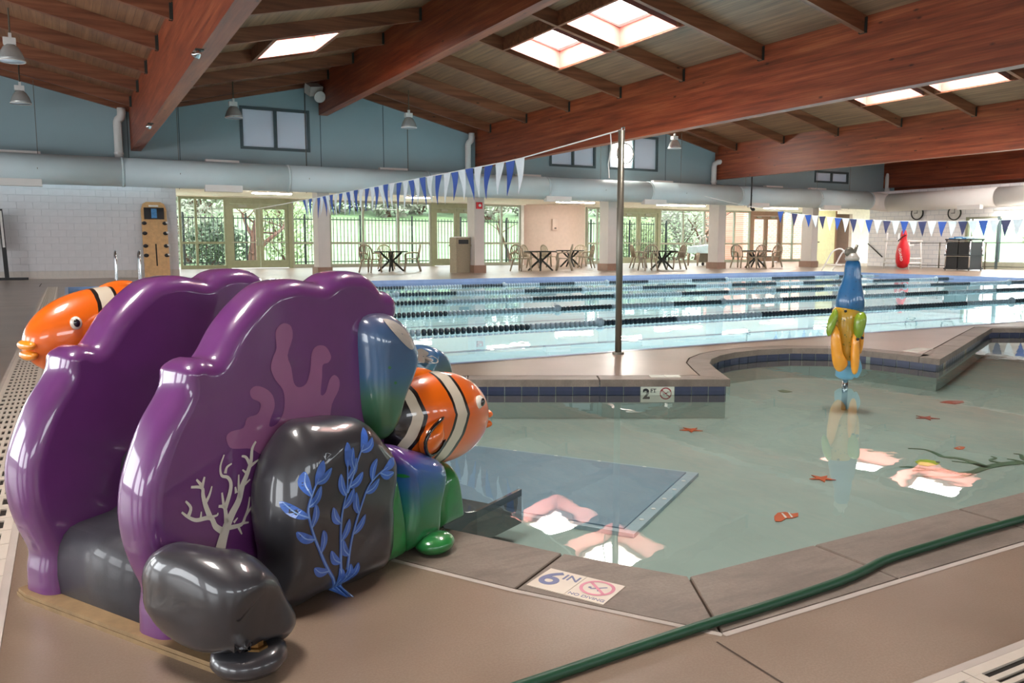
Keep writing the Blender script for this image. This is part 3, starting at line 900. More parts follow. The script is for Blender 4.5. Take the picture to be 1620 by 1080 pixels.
# fence
fence = thing('metal_fence', 'black metal picket fence standing on the lawn outside', 'fence', (2, 41, 0))
pk = MB().box(-.014, .014, -.014, .014, .05, 2.42).mesh('picket', 'fence')
NP = 168
for i in range(NP):
    o = link('picket', pk, fence); o.location = (.1+.185*i, 0, 0)
FL = .185*NP
for z in (.2, 2.3): MB().box(0, FL, -.02, .02, z-.025, z+.025).build('rail', 'fence', fence)
po = MB().box(-.04, .04, -.04, .04, -.1, 2.55).mesh('post', 'fence')
for i in range(12):
    o = link('post', po, fence); o.location = (i*FL/11, 0, 0)
# trees
def leaf_cloud(mb, c, r, n, size):
    for _ in range(n):
        d = Vector((random.gauss(0, 1), random.gauss(0, 1), random.gauss(0, 1))).normalized()*random.random()**.4
        p = Vector(c)+Vector((d.x*r[0], d.y*r[1], d.z*r[2]))
        a = Vector((random.gauss(0, 1), random.gauss(0, 1), random.gauss(0, 1))).normalized(); b_ = a.orthogonal().normalized()
        s = size*random.uniform(.6, 1.3)
        mb.add([p-a*s, p+b_*s*.5, p+a*s, p-b_*s*.5], [(0, 1, 2, 3)])
def tree(px, Y, h, spread, label, leafmat, n=900, trunk=.18, base=None, bush=False, lsize=.13):
    p = ony(px, 400, Y); gz = ground_z(p.x, Y)-.15
    t = thing('shrub' if bush else 'tree', label, 'shrub' if bush else 'tree', (p.x, Y, gz), group='trees beyond the fence')
    tr = MB()
    rnd = random.Random(px)
    def branch(a, d, l, r, depth):
        pts = [a]; rs = [r]
        for k in range(4):
            d = (d+Vector((rnd.gauss(0, .16), rnd.gauss(0, .16), rnd.gauss(.03, .1)))).normalized()
            pts.append(pts[-1]+d*l/4); rs.append(r*(1-.16*(k+1)))
        tr.tube(pts, rs, 6)
        if depth:
            for q in range(3):
                k = rnd.choice((2, 3, 4)); dd = (d+Vector((rnd.gauss(0, .8), rnd.gauss(0, .6), rnd.gauss(.2, .4)))).normalized()
                branch(pts[k], dd, l*rnd.uniform(.5, .75), rs[k]*.65, depth-1)
    if bush:
        for q in range(6): branch(Vector((rnd.gauss(0, .2), rnd.gauss(0, .2), 0)), Vector((rnd.gauss(0, .5), rnd.gauss(0, .5), 1)).normalized(), h*.8, trunk*.4, 1)
    else:
        branch(Vector((0, 0, 0)), Vector((.06, 0, 1)), h*.5, trunk, 3)
        branch(Vector((0, 0, h*.13)), Vector((.8, .1, .7)), h*.45, trunk*.6, 2)
    tr.build('trunk', 'bark', t)
    lf = MB()
    if bush: leaf_cloud(lf, (0, 0, h*.5), (spread, spread, h*.52), n, lsize)
    else:
        for q in range(7):
            leaf_cloud(lf, (rnd.gauss(0, spread*.5), rnd.gauss(0, spread*.4), h*rnd.uniform(.6, 1.05)), (spread*.45, spread*.45, h*.16), n//7, lsize)
    lf.build('foliage', leafmat, t)
tree(397, 43.2, 6.0, 3.0, 'bare-trunked reddish tree with forked limbs behind the leftmost glass double doors', 'leaf1', 420, .30)
tree(345, 45, 2.6, 1.6, 'low dark shrub behind the fence left of the forked tree', 'leaf3', 1600, .1, bush=True)
tree(300, 48, 3.6, 2.2, 'pale twiggy shrub at the left end of the lawn', 'leaf2', 1600, .14, bush=True)
tree(455, 47, 4.6, 2.0, 'pale green shrub between the forked tree and the wide window', 'leaf1', 1500, .15, bush=True)
tree(808, 44, 5.5, 2.2, 'thin leaning sapling seen through the window beside the curved wall', 'leaf2', 500, .12)
tree(1010, 44, 3.2, 2.2, 'tall leafy shrub behind the middle glass double doors', 'leaf1', 2600, .12, bush=True)
tree(1070, 45, 4.4, 2.4, 'tall grey green shrub right of the middle glass double doors', 'leaf2', 2600, .12, bush=True)
tree(1100, 43.5, 6, 2.4, 'spreading bare tree seen right of the middle glass double doors', 'leaf2', 500, .2)
tree(1165, 46, 4.6, 2.2, 'dense shrub left of the red brick house', 'leaf2', 2200, .12, bush=True)
for i, px in enumerate((320, 520, 570, 620, 670, 720, 770, 840, 960, 1040)):
    tree(px, 84+3*(i % 3), 6.5, 3.6, 'distant grey brush on the hill crest, %s of ten' % ('first second third fourth fifth sixth seventh eighth ninth tenth'.split()[i]), 'leaf2', 900, .2, bush=True, lsize=.4)
for i, (Y, z) in enumerate(((23, 44), (20.5, 43), (18, 45), (15, 44))):
    t = thing('shrub', '%s leafy pale shrub outside the right-hand windows' % ('first', 'second', 'third', 'fourth')[i], 'shrub', (z, Y, -.1), group='shrubs outside the right windows')
    lf = MB(); leaf_cloud(lf, (0, 0, 2.2), (2.2, 2.2, 2.6), 1800, .2); lf.build('foliage', 'leaf1', t)
    st_ = MB()
    for q in range(5): st_.tube([(random.gauss(0, .1), random.gauss(0, .1), 0), (random.gauss(0, .7), random.gauss(0, .7), 2.6)], [.07, .03], 6)
    st_.build('stem', 'bark', t)
# brick house outside
bx0, bx1 = ony(1178, 400, 43).x, ony(1300, 400, 43).x
hb = thing('brick_house', 'pinkish red brick house wall outside the right glass doors', 'building', (bx0, 43.2, -.1))
MB().box(0, bx1-bx0, 0, 4, 0, 4.2).build('house_wall', 'brick', hb)
MB().box(-.3, bx1-bx0+.3, -.4, 4.2, 4.2, 4.4).build('house_roof', 'slate', hb)

# ================================================================== HALL FITTINGS
YD_ = 27.0
duct = thing('air_duct', 'big round pale blue air duct along the far wall, turning white along the right wall', 'duct', (0, YD_, 3.14))
def ring_tube(mb, pts, r, n=32): mb.tube(pts, r, n)
segs = [-7.9, -3.2, 1.6, 6.4, 11.2, 16.0, 20.8, 25.6, 30.4, 33.9]
for a, b in zip(segs[:-1], segs[1:]):
    MB().tube([(a, 0, 0), (b-.03, 0, 0)], .42, 32).build('duct_section', 'duct', duct, True)
    MB().tube([(b-.05, 0, 0), (b+.02, 0, 0)], .432, 32).build('duct_collar', 'duct', duct, True)
el = [(33.9, 0, 0), (34.15, -.05, -.02), (34.4, -.2, -.05), (34.5, -.45, -.1), (34.5, -.8, -.12)]
MB().tube(el, .42, 32).build('duct_elbow', 'ductw', duct, True)
for a, b in ((-.8, -6), (-6, -11), (-11, -16), (-16, -24)):
    MB().tube([(34.5, a, -.12), (34.5, b+.03, -.12)], .42, 32).build('duct_section', 'ductw', duct, True)
for px in (62, 284, 485, 646, 950, 1077, 1180, 1293, 1345):   # suspension wires
    p = ony(px, 280, YD_)
    MB().tube([(p.x, 0, .4), (p.x, 0, deck_z(p.x)-3.14-.28)], .009, 5).tube([(p.x-.02, -.44, 0), (p.x-.02, 0, -.44)], .01, 5).build('suspension_wire', 'galv', duct)
for px in (32, 353, 625, 840, 1053, 1230, 1300):
    p = ony(px, 255, YD_)
    MB().box(p.x-.5, p.x+.5, .1, .3, .34, .50).build('top_grille', 'ductw', duct)
for px in (32, 352, 590, 878, 1030, 1195, 1310):
    p = ony(px, 300, YD_)
    MB().box(p.x-.55, p.x+.55, -.32, -.1, -.50, -.30).build('bottom_grille', 'ductw' if px < 1290 else 'ductw', duct)
for y in (-5.0, -10):
    MB().box(34.0, 34.25, y-.5, y+.5, -.6, -.42).build('bottom_grille', 'ductw', duct)
# fluorescent strips under the soffit
FL_X = [(300, 345), (398, 462), (560, 600), (640, 680), (770, 838), (880, 940), (985, 1018), (1040, 1115), (1150, 1188), (1210, 1262), (1295, 1340)]
for i, (a, b) in enumerate(FL_X):
    Y = 33.5 if i % 2 else 30.5
    xa, xb = ony(a, 310, Y).x, ony(b, 310, Y).x
    s = thing('strip_light', '%s lit fluorescent strip from the left under the alcove soffit' % 'first second third fourth fifth sixth seventh eighth ninth tenth eleventh'.split()[i], 'light', ((xa+xb)/2, Y, ZS), group='fluorescent strips under the soffit')
    h = (xb-xa)/2
    MB().box(-h, h, -.12, .12, -.06, 0).build('strip_housing', 'white', s)
    MB().box(-h+.04, h-.04, -.09, .09, -.10, -.06).build('strip_tube', 'tube', s)
# right wall strip light
s = thing('strip_light', 'lit fluorescent strip hung under the white duct above the right windows', 'light', (34.6, 19.8, 2.42), group='fluorescent strips under the soffit')
MB().box(-.1, .1, -1.4, 1.4, 0, .07).build('strip_housing', 'white', s); MB().box(-.08, .08, -1.35, 1.35, -.04, 0).build('strip_tube', 'tube', s)
# white down pipes beside the valley beams
for i, (x, lab) in enumerate(((1.55, 'white drain pipe left of the leftmost big beam'), (13.05, 'white elbowed drain pipe at the far end of the middle beam'), (24.75, 'white elbowed drain pipe right of the clerestory windows'), (36.0, 'white elbowed drain pipe in the far right corner'))):
    t = thing('drain_pipe', lab, 'pipe', (x, YC-.2, 3.1), group='drain pipes on the far wall')
    pts = [(0, 0, 0), (0, 0, 1.25), (.03, 0, 1.38), (.14, -.05, 1.46), (.5, -.3, 1.5), (.62, -.36, 1.56), (.66, -.38, 1.7), (.66, -.38, 1.85)] if i in (2, 3) else [(0, 0, 0), (0, 0, 1.55), (.02, -.02, 1.6), (.1, -.05, 1.68), (.12, -.06, 1.8), (.12, -.06, 1.95)]
    MB().tube(pts, .11 if i else .12, 12).build('pipe_run', 'ductw', t, True)
    MB().tube([(0, 0, .6), (0, 0, .66)], .135, 12).build('pipe_clamp', 'white', t)
# pendant lamps
def pendant():
    t = thing('pendant_lamp', '-', 'lamp')
    MB().lathe([(.06, .28), (.09, .26), (.14, .22), (.20, .12), (.245, .0), (.25, -.05), (.235, -.06), (.22, -.04)], 28, None, False).build('lamp_reflector', 'lampglass', t, True)
    MB().lathe([(.25, -.075), (.262, -.07), (.262, -.05), (.25, -.045)], 28, None, False).build('lamp_rim', 'white', t, True)
    MB().lathe([(.0, -.07), (.235, -.065), (.235, -.06), (0, -.055)], 24).build('lens', 'frost', t, True)
    MB().box(-.13, .10, -.09, .09, .27, .40).build('ballast_box', 'white', t)
    MB().box(-.03, .03, -.04, .04, .40, .50).build('hook_mount', 'white', t)
    return t
proto = pendant()
PEND = [((18, 92), 4.85, 'biggest pendant lamp at the top left edge'), ((33, 160), 4.85, 'smaller left pendant lamp in front of the dark blue wall'), ((370, 183), 4.85, 'pendant lamp in front of the left clerestory window'),
        ((647, 199), 4.88, 'pendant lamp over the pennant string between two big beams'), ((1067, 232), 4.85, 'pendant lamp right of the clerestory windows')]
for i, ((px, py), z, lab) in enumerate(PEND):
    o = proto if i == 0 else copy_tree(proto)
    p = onz(px, py, z); o.location = p; o['label'] = lab; o['group'] = 'pendant lamps'
    hz = deck_z(p.x)-.05-z
    MB().tube([(0, 0, .48), (0, 0, hz)], .018, 6).build('hanging_rod', 'galv', o)
# loudspeaker at the ridge beam
p = ony(499, 147, YC-.5)
s = thing('loudspeaker', 'grey horn loudspeaker on the ridge beam near the far wall', 'speaker', p)
M_ = Matrix.Rotation(.5, 4, 'X') @ Matrix.Rotation(.3, 4, 'Z')
MB().box(-.3, .16, -.16, .2, -.05, .26, M_).build('speaker_box', 'column', s)
MB().lathe([(.08, 0), (.17, -.14), (.19, -.15), (.17, -.16), (.06, -.1)], 20, Matrix.Translation((.05, -.2, -.12)) @ Matrix.Rotation(-1.2, 4, 'X')).build('horn', 'white', s, True)
MB().box(-.1, .35, .1, .16, .05, .2).build('bracket', 'hanger', s)
# little spotlights on the left beam
for i, (px, py) in enumerate(((315, 78), (238, 195))):
    p = onz(px, py, 3.84)
    s = thing('beam_spotlight', ('upper' if i == 0 else 'lower') + ' small steel spotlight clipped under the leftmost big beam', 'light', (p.x, p.y, 3.84), group='beam spotlights')
    MB().box(-.06, .06, -.06, .06, -.02, 0).build('clip', 'hanger', s)
    MB().lathe([(.03, 0), (.06, -.04), (.065, -.12), (.05, -.13)], 14, Matrix.Rotation(.5, 4, 'Y')).build('spot_head', 'chrome', s, True)
# security camera on rod
p = ony(1188, 330, 26.2)
s = thing('camera_rod', 'thin dark rod hanging from the beam with a small camera', 'camera', (p.x, 26.2, p.z))
MB().tube([(0, 0, 0), (0, 0, deck_z(p.x)-p.z+.02)], .03, 8).build('rod', 'black', s)
MB().ell((.12, 0, -.03), (.09, .09, .07), 12, 8).box(0, .1, -.03, .03, -.02, .03).build('camera_dome', 'black', s, True)
# round wall lamp in the right half of the clerestory window
p = ony(988, 243, YC-.08)
s = thing('round_light', 'bright round light in front of the clerestory window by the pole', 'light', p)
MB().lathe([(.36, 0), (.42, .02), (.42, .06), (.36, .05)], 32, Matrix.Rotation(PI/2, 4, 'X'), False).build('light_rim', 'white', s, True)
MB().lathe([(.0, .05), (.3, .045), (.36, .03), (.36, 0), (0, 0)], 32, Matrix.Rotation(PI/2, 4, 'X')).build('light_disc', 'tube', s, True)

# ---- lane ropes
for i, y in enumerate((9.53, 12.06, 14.62, 17.2, 20.1)):
    t = thing('lane_rope', '%s lane rope of dark and white floats, counted from the near edge' % ('first', 'second', 'third', 'fourth', 'fifth')[i], 'lane rope', (0, y, LZ+.02), group='lane ropes across the lap pool')
    MB().tube([(x0+.02, 0, 0), (x1-.02, 0, 0)], .008, 5).build('cable', 'galv', t)
    da, li = MB(), MB(); n = 8
    rnd = random.Random(i)
    L = x1-x0-.6; step = .078; N = int(L/step); k = 0; seg = 0; cur = 0
    lens = []
    while sum(lens) < N: lens.append(rnd.randint(14, 26))
    idx = 0
    for s_i, ln in enumerate(lens):
        for q in range(ln):
            x = x0+.3+step*idx; idx += 1
            if x > x1-.3: break
            if q == 0 and s_i % 3 == 1:
                li.ell((x, 0, .01), (.07, .07, .07), 8, 6); continue
            tgt = da if s_i % 2 == 0 else li
            tgt.lathe([(.015, -.03), (.042, -.02), (.045, 0), (.042, .02), (.015, .03)], 8, Matrix.Translation((x, 0, 0)) @ Matrix.Rotation(PI/2, 4, 'Y'))
    tag(da.build('dark_floats', 'fldark', t), kind='stuff'); tag(li.build('white_floats', 'fllight', t), kind='stuff')

# ---- pole and pennant strings
PX, PY = 4.46, 6.19
t = thing('flag_pole', 'tall galvanised pole standing between the two pools', 'pole', (PX, PY, 0))
MB().tube([(0, 0, 0), (0, 0, 2.03)], .03, 14).build('pole_tube', 'galv', t, True)
MB().tube([(0, 0, 0), (0, 0, .02)], .055, 14).build('pole_flange', 'galv', t)
MB().tube([(.0, 0, 2.03), (0, 0, 2.05), (.03, 0, 2.06), (.03, 0, 2.03)], .008, 6).build('eye_bolt', 'chrome', t)
def pennants(name, label, X, ys, zf, w, h, mats, y_ends, tailat=None):
    t = thing(name, label, 'pennant string', (X, 0, 0))
    pts = [(0, y_ends[0] + (y_ends[1]-y_ends[0])*k/40, zf(y_ends[0] + (y_ends[1]-y_ends[0])*k/40)) for k in range(41)]
    MB().tube(pts, .007, 5).build('cord', 'white', t)
    rnd = random.Random(3)
    for i, y in enumerate(ys):
        z = zf(y); sw = rnd.uniform(-.03, .03); hh = h*rnd.uniform(.93, 1.06)
        f = MB()
        n = 5; vs = []; 
        for r in range(n+1):
            tt = r/n; ww = w/2*(1-tt); bow = .02*math.sin(tt*3+i)
            for s_ in (-1, 1):
                vs += [(bow+sw*tt-.002, y+s_*ww, z-hh*tt), (bow+sw*tt+.002, y+s_*ww, z-hh*tt)]
        fs = []
        for r in range(n):
            a = r*4; b = a+4
            fs += [(a, a+2, b+2, b), (a+1, b+1, b+3, a+3), (a, b, b+1, a+1), (a+2, a+3, b+3, b+2)]
        f.add(vs, fs)
        f.build('pennant', mats[i % len(mats)], t)
    return t
zf1 = lambda y: 1.945 + (.085*max(0, (8.2-y)/2.0)) + .00012*(y-12)**2
s1 = pennants('pennant_string', 'string of blue and white pennants tied to the tall pole', PX, [8.09+.252*i for i in range(38)], zf1, .215, .385, ('flagw', 'flagb'), (PY, 24.6))
MB().tube([(0, PY+.17, 2.02), (.005, PY+.16, 1.9), (-.005, PY+.19, 1.75), (0, PY+.18, 1.62)], .006, 5).build('loose_cord', 'white', s1)
zf2 = lambda y: 1.66 + .0105*max(0, y-13.7)**2 + .003*max(0, 13.7-y)**2
pennants('pennant_string', 'second string of pennants in front of the white right wall', 21.5, [10.2+.296*i for i in range(36)], zf2, .27, .41, ('flagw', 'flagd', 'flagw', 'flagb'), (6.2, 24.4))
# poles of the second string and far pole of the first
for i, (x, y, lab) in enumerate(((21.5, 6.19, 'galvanised pole holding the second pennant string, on the near deck'), (33.6, 21.5, 'slim grey post in front of the right-hand windows'), )):
    t = thing('flag_pole', lab, 'pole', (x, y, 0)); MB().tube([(0, 0, 0), (0, 0, 2.1)], .035, 12).build('pole_tube', 'galv', t, True); MB().tube([(0, 0, 0), (0, 0, .02)], .07, 12).build('pole_flange', 'galv', t)

# ---- tables and chairs
def chair():
    t = thing('resin_chair', '-', 'chair')
    s = MB(); prof = [(-.25, -.23), (.25, -.25), (.27, 0), (.25, .22), (-.25, .22), (-.27, 0)]
    s.prism([(x, y) for x, y in prof], .47, .51); s.build('seat', 'resin', t)
    for (a, b) in (((-.24, -.22), (-.30, -.30)), ((.24, -.22), (.30, -.30)), ((-.22, .2), (-.27, .34)), ((.22, .2), (.27, .34))):
        MB().tube([(a[0], a[1], .49), (b[0], b[1], 0)], [.045, .028], 8).build('leg', 'resin', t, True)
    bk = MB()
    arch = [(-.27, .22, .5), (-.29, .27, .72), (-.25, .31, .90), (-.14, .335, 1.0), (0, .34, 1.03), (.14, .335, 1.0), (.25, .31, .90), (.29, .27, .72), (.27, .22, .5)]
    bk.tube(smooth_curve(arch, 3), .032, 6)
    for x in (-.18, -.09, 0, .09, .18):
        zt = 1.0-.9*x*x*3
        bk.tube([(x*.9, .22, .5), (x, .285, .75), (x, .33, zt)], .022, 5)
    bk.build('backrest', 'resin', t, True)
    for s_ in (-1, 1):
        MB().tube(smooth_curve([(s_*.28, .27, .72), (s_*.31, .05, .73), (s_*.31, -.2, .70), (s_*.28, -.26, .6), (s_*.27, -.25, .45)], 3), .028, 6).build('armrest', 'resin', t, True)
    return t
def table():
    t = thing('patio_table', '-', 'table')
    MB().lathe([(0, .74), (.62, .74), (.68, .76), (.68, .79), (.0, .795)], 32).build('table_top', 'tabled', t, True)
    MB().tube([(0, 0, .3), (0, 0, .5)], .08, 10).build('leg_hub', 'tabled', t, True)
    for k in range(4):
        a = PI/4+k*PI/2; c, s = math.cos(a), math.sin(a)
        MB().tube([(.42*c, .42*s, .74), (.22*c, .22*s, .55), (.07*c, .07*s, .41), (.24*c, .24*s, .25), (.5*c, .5*s, .0)], [.04, .045, .05, .045, .035], 8).build('leg', 'tabled', t, True)
    return t
ch0, tb0 = chair(), table()
used = [False, False]
def put_chair(px, py, face, lab):
    o = ch0 if not used[0] else copy_tree(ch0); used[0] = True
    p = onz(px, py); o.location = (p.x, p.y, 0); o.rotation_euler = (0, 0, face); o['label'] = lab; o['group'] = 'resin patio chairs'
def put_table(px, py, rz, lab):
    o = tb0 if not used[1] else copy_tree(tb0); used[1] = True
    p = onz(px, py); o.location = (p.x, p.y, 0); o.rotation_euler = (0, 0, rz); o['label'] = lab; o['group'] = 'dark patio tables'
put_table(619, 429, .3, 'dark round patio table left of the waste bin')
put_chair(586, 431, 2.2, 'beige patio chair on the left of the table left of the waste bin')
put_chair(611, 425.5, -.1, 'beige patio chair behind the table left of the waste bin')
put_chair(652, 429, -1.9, 'beige patio chair on the right of the table left of the waste bin')
put_table(855, 428, .25, 'dark round patio table in front of the curved wall')
put_chair(824, 428.5, 2.0, 'beige patio chair on the left of the table in front of the curved wall')
put_chair(838, 424.5, .5, 'beige patio chair behind the table in front of the curved wall')
put_chair(892, 428, -2.2, 'pale beige patio chair on the right of the table in front of the curved wall')
put_table(902, 422, .6, 'farther dark patio table close to the curved wall')
put_chair(869, 422.5, 1.6, 'beige patio chair left of the farther table by the curved wall')
put_chair(918, 421, -.6, 'beige patio chair behind the farther table by the curved wall')
put_chair(927, 424, -1.9, 'beige patio chair right of the farther table by the curved wall')
put_table(1047, 426, .5, 'dark round patio table between the two columns right of the tall pole')
put_chair(1010, 424, 1.2, 'beige patio chair left of the table right of the tall pole')
put_chair(1025, 428, 2.9, 'patio chair turned away, nearest at the table right of the tall pole')
put_chair(1070, 426, -1.8, 'beige patio chair right of the table right of the tall pole')
put_table(1195, 423, .4, 'rightmost dark patio table in front of the brick view')
put_chair(1170, 423.5, 1.8, 'patio chair left of the rightmost table')
put_chair(1196, 424.5, 3.1, 'patio chair turned away, nearest at the rightmost table')
put_chair(1222, 422.5, -1.6, 'patio chair right of the rightmost table')

# ---- waste bin at the column
p = onz(728, 431)
t = thing('waste_bin', 'square pebbled waste bin against the second column', 'bin', (p.x, p.y, 0), .0)
MB().box(-.28, .28, -.3, .3, .0, .98).build('bin_body', 'bin', t)
MB().box(-.31, .31, -.33, .33, .98, 1.03).box(-.29, .29, -.31, .31, 1.03, 1.30).build('bin_hood', 'bin', t)
MB().box(-.2, .2, -.318, -.30, 1.06, 1.22).build('bin_flap', 'black', t)
MB().box(-.27, .27, -.29, .29, 1.30, 1.33).build('bin_lid', 'white', t)
# alarm box on the column
p = ony(758, 325, 27.4)
t = thing('alarm_box', 'small red fire alarm box high on the second column', 'alarm', p)
MB().box(-.11, .11, -.05, .04, -.12, .12).build('alarm_case', 'red', t); MB().lathe([(.05, 0), (.05, .03), (.02, .04)], 12, Matrix.Translation((0, -.05, 0)) @ Matrix.Rotation(PI/2, 4, 'X')).build('alarm_lens', 'white', t)
# ---- covered pool lift
p = onz(1108, 420)
t = thing('pool_lift', 'pool lift chair under a pale blue cover beside the third column', 'lift', (p.x, p.y, 0))
cv = MB(); 
cv.add([(-.55, -.4, .62), (.6, -.4, .62), (.6, .4, .62), (-.55, .4, .62), (-.5, -.36, .95), (.6, -.38, 1.06), (.6, .38, 1.06), (-.5, .36, .95)], [(0, 3, 2, 1), (4, 5, 6, 7), (0, 1, 5, 4), (1, 2, 6, 5), (2, 3, 7, 6), (3, 0, 4, 7)])
cv.build('cover', 'sheet', t)
MB().tube([(-.3, -.2, 1.0), (-.22, -.2, 1.35), (.1, -.2, 1.5), (.15, -.2, 1.05)], .035, 8).tube([(-.3, .2, 1.0), (-.22, .2, 1.35), (.1, .2, 1.5), (.15, .2, 1.05)], .035, 8).build('handle_frame', 'white', t, True)
for x, y in ((-.5, -.35), (-.5, .35), (.5, -.35), (.5, .35)):
    MB().tube([(x*.95, y, .65), (x, y, .0)], [.09, .035], 8).build('leg', 'resin', t, True)
MB().box(.0, .5, -.25, .25, .18, .62).build('battery_box', 'galv', t)
MB().lathe([(.07, -.03), (.09, 0), (.07, .03)], 12, Matrix.Translation((-.02, -.2, .09)) @ Matrix.Rotation(PI/2, 4, 'X')).build('wheel', 'black', t)

# ---- left side of the far deck
p = onz(14, 443)
t = thing('banner_stand', 'black upright banner stand by the left edge', 'stand', (p.x, p.y, 0))
MB().box(-.62, .5, -.12, .12, 0, .07).build('stand_foot', 'black', t)
MB().box(-.09, .02, -.05, .05, .07, 2.05, Matrix.Rotation(-.03, 4, 'Y')).build('stand_post', 'black', t)
MB().box(-.8, -.14, -.01, .01, .95, 1.95, Matrix.Rotation(-.03, 4, 'Y')).build('banner_panel', 'column', t)
MB().box(-.06, 0.0, -.06, -.05, .95, 2.0, Matrix.Rotation(-.03, 4, 'Y')).build('post_strip', 'white', t)
p = ony(250, 434, YB-.55)
tb = empty('spine_board', (p.x, YB-.52, 0.02)); tag(tb, 'plywood spine board with head blocks leaning on the block wall', 'rescue board')
TL = Matrix.Rotation(-.17, 4, 'X')
bd = MB(); w = .37
pts = [(-w, 0), (w, 0), (w+.0, 2.15), (w-.06, 2.32), (w-.16, 2.38), (-w+.16, 2.38), (-w+.06, 2.32), (-w, 2.15)]
n = len(pts); vs = [TL @ Vector((x, 0, z)) for x, z in pts] + [TL @ Vector((x, .04, z)) for x, z in pts]
bd.add(vs, [tuple(range(n)), tuple(range(2*n-1, n-1, -1))] + [(i, n+i, n+(i+1) % n, (i+1) % n) for i in range(n)])
bd.build('board', 'spine', tb)
def tl(mb): mb.v = [tuple(TL @ Vector(v)) for v in mb.v]; return mb
tl(MB().box(-.29, .29, -.05, 0, 1.83, 2.19)).build('head_block', 'black', tb)
tl(MB().box(-.08, .08, -.07, -.05, 1.86, 2.15)).build('head_strap', 'kick', tb)
tl(MB().box(-.14, .14, -.006, 0, 2.23, 2.28)).build('label_plate', 'white', tb)
tl(MB().box(-.02, .02, -.004, 0, .35, 1.05)).build('slot', 'void', tb)
for z in (1.70, 1.38, .98, .68):
    for s_ in (-1, 1):
        tl(MB().ell((s_*.3, -.03, z), (.075, .035, .06), 10, 6)).build('strap_buckle', 'black' if s_ < 0 else 'black', tb, True)
        if s_ > 0: tl(MB().box(s_*.3+.02, s_*.3+.09, -.06, -.02, z-.01, z+.05)).build('strap_end', 'white', tb)
# ladder rails at the left end of the lap pool
t = thing('pool_ladder', 'two steel grab rails at the left end of the lap pool', 'ladder', (0.5, 22.6, 0))
for px in (184, 221):
    p = onz(px, 448)
    q = p-Vector((.5, 22.6, 0))
    MB().tube(smooth_curve([(q.x, q.y, 0), (q.x, q.y, .6), (q.x, q.y-.06, .78), (q.x, q.y-.25, .86), (q.x, q.y-.45, .75), (q.x, q.y-.5, .4), (q.x, q.y-.5, 0.0)], 4), .028, 10).build('grab_rail', 'chrome', t, True)
    MB().tube([(q.x, q.y, 0), (q.x, q.y, .02)], .06, 12).build('rail_flange', 'chrome', t)
# right ladder
p = onz(1300, 428)
t = thing('pool_ladder', 'white looped pool ladder behind the spray toy', 'ladder', (p.x, p.y, 0))
for k, dx in enumerate((0, .62)):
    pts = [(dx, 0, 0), (dx+.1, -.1, .3), (dx+.22, -.25, .7), (dx+.34, -.4, .85), (dx+.48, -.55, .85), (dx+.58, -.68, .6), (dx+.62, -.75, .2), (dx+.62, -.78, 0)]
    MB().tube(smooth_curve(pts, 4), .03, 8).build('grab_rail', 'white', t, True)
    MB().tube([(dx+.1, -.1, .25), (dx+.5, -.55, .22)], .022, 8).build('cross_bar', 'white', t, True)
# ---- right wall equipment
t = thing('handrail', 'dark sloping handrail on the white right wall', 'handrail', (XW-.09, 27.7, 1.0))
MB().tube([(0, 0.1, .1), (0, -.75, -.55)], .03, 8).build('rail', 'hanger', t, True)
for y, z in ((0, .02), (-.65, -.47)): MB().tube([(0, y, z), (.09, y, z-.05)], .018, 6).build('bracket', 'hanger', t)
for i, (px, lab) in enumerate(((1452, 'left round wall clock above the pennants'), (1511, 'right round wall clock above the pennants'))):
    p = onx(px, 337, XW-.03)
    t = thing('wall_clock', lab, 'clock', p, group='wall clocks')
    R_ = Matrix.Rotation(-PI/2, 4, 'Y')
    MB().lathe([(.30, 0), (.32, .02), (.32, .07), (.28, .08), (.27, .05)], 28, R_, False).build('clock_rim', 'black' if i == 0 else 'hanger', t, True)
    MB().lathe([(0, .045), (.28, .045), (.28, .02), (0, .02)], 28, R_).build('clock_face', 'white', t)
    MB().box(-.052, -.047, -.012, .012, -.02, .2).box(-.052, -.047, -.02, .16, -.012, .012).build('clock_hands', 'black', t)
# lifeguard chair with rescue bag
p = onz(1430, 425)
t = thing('guard_chair', 'white tubular lifeguard chair in front of the right wall', 'chair', (p.x, p.y, 0))
fr = MB()
for (x, y) in ((-.35, .75), (-.35, -.45), (.5, .75), (.5, -.45)):
    fr = MB().tube([(x, y, 0), (x*.9, y*.9, 1.25 if y < 0 else 1.55)], .035, 8); fr.build('leg', 'white', t, True)
for z in (.25, .45, 1.2):
    MB().tube([(-.35, -.45, z), (-.35, .75, z)], .032, 8).tube([(.5, -.45, z), (.5, .75, z)], .03, 8).tube([(-.35, -.45, z), (.5, -.45, z)], .03, 8).build('cross_bar', 'white', t, True)
MB().box(-.3, .45, -.1, .7, 1.0, 1.05).build('seat', 'white', t)
p2 = p + Vector((-.6, -.35, 0))
t2 = thing('rescue_bag', 'red teardrop rescue bag hanging on the white lifeguard chair', 'rescue bag', (p2.x, p2.y, 0))
bg_ = MB().lathe([(.08, .04), (.22, .1), (.30, .3), (.32, .6), (.27, .95), (.18, 1.15), (.14, 1.3), (.15, 1.45), (.10, 1.62), (.03, 1.68)], 20)
bg_.v = [(x*.7, y, z) for x, y, z in bg_.v]
bg_.build('bag_body', 'red', t2, True)
MB().tube(smooth_curve([(-.06, -.16, 1.45), (-.12, .0, 1.35), (-.1, .18, 1.2)], 4), .02, 6).build('strap', 'black', t2)
o = link('lettering', text_mesh('GUARD', .16, 'white', .003), t2)
o.matrix_local = Matrix.Translation((-.235, -.06, .62)) @ Matrix(((0, 0, -1, 0), (-1, 0, 0, 0), (0, 1, 0, 0), (0, 0, 0, 1))) @ Matrix.Rotation(-1.35, 4, 'Z')
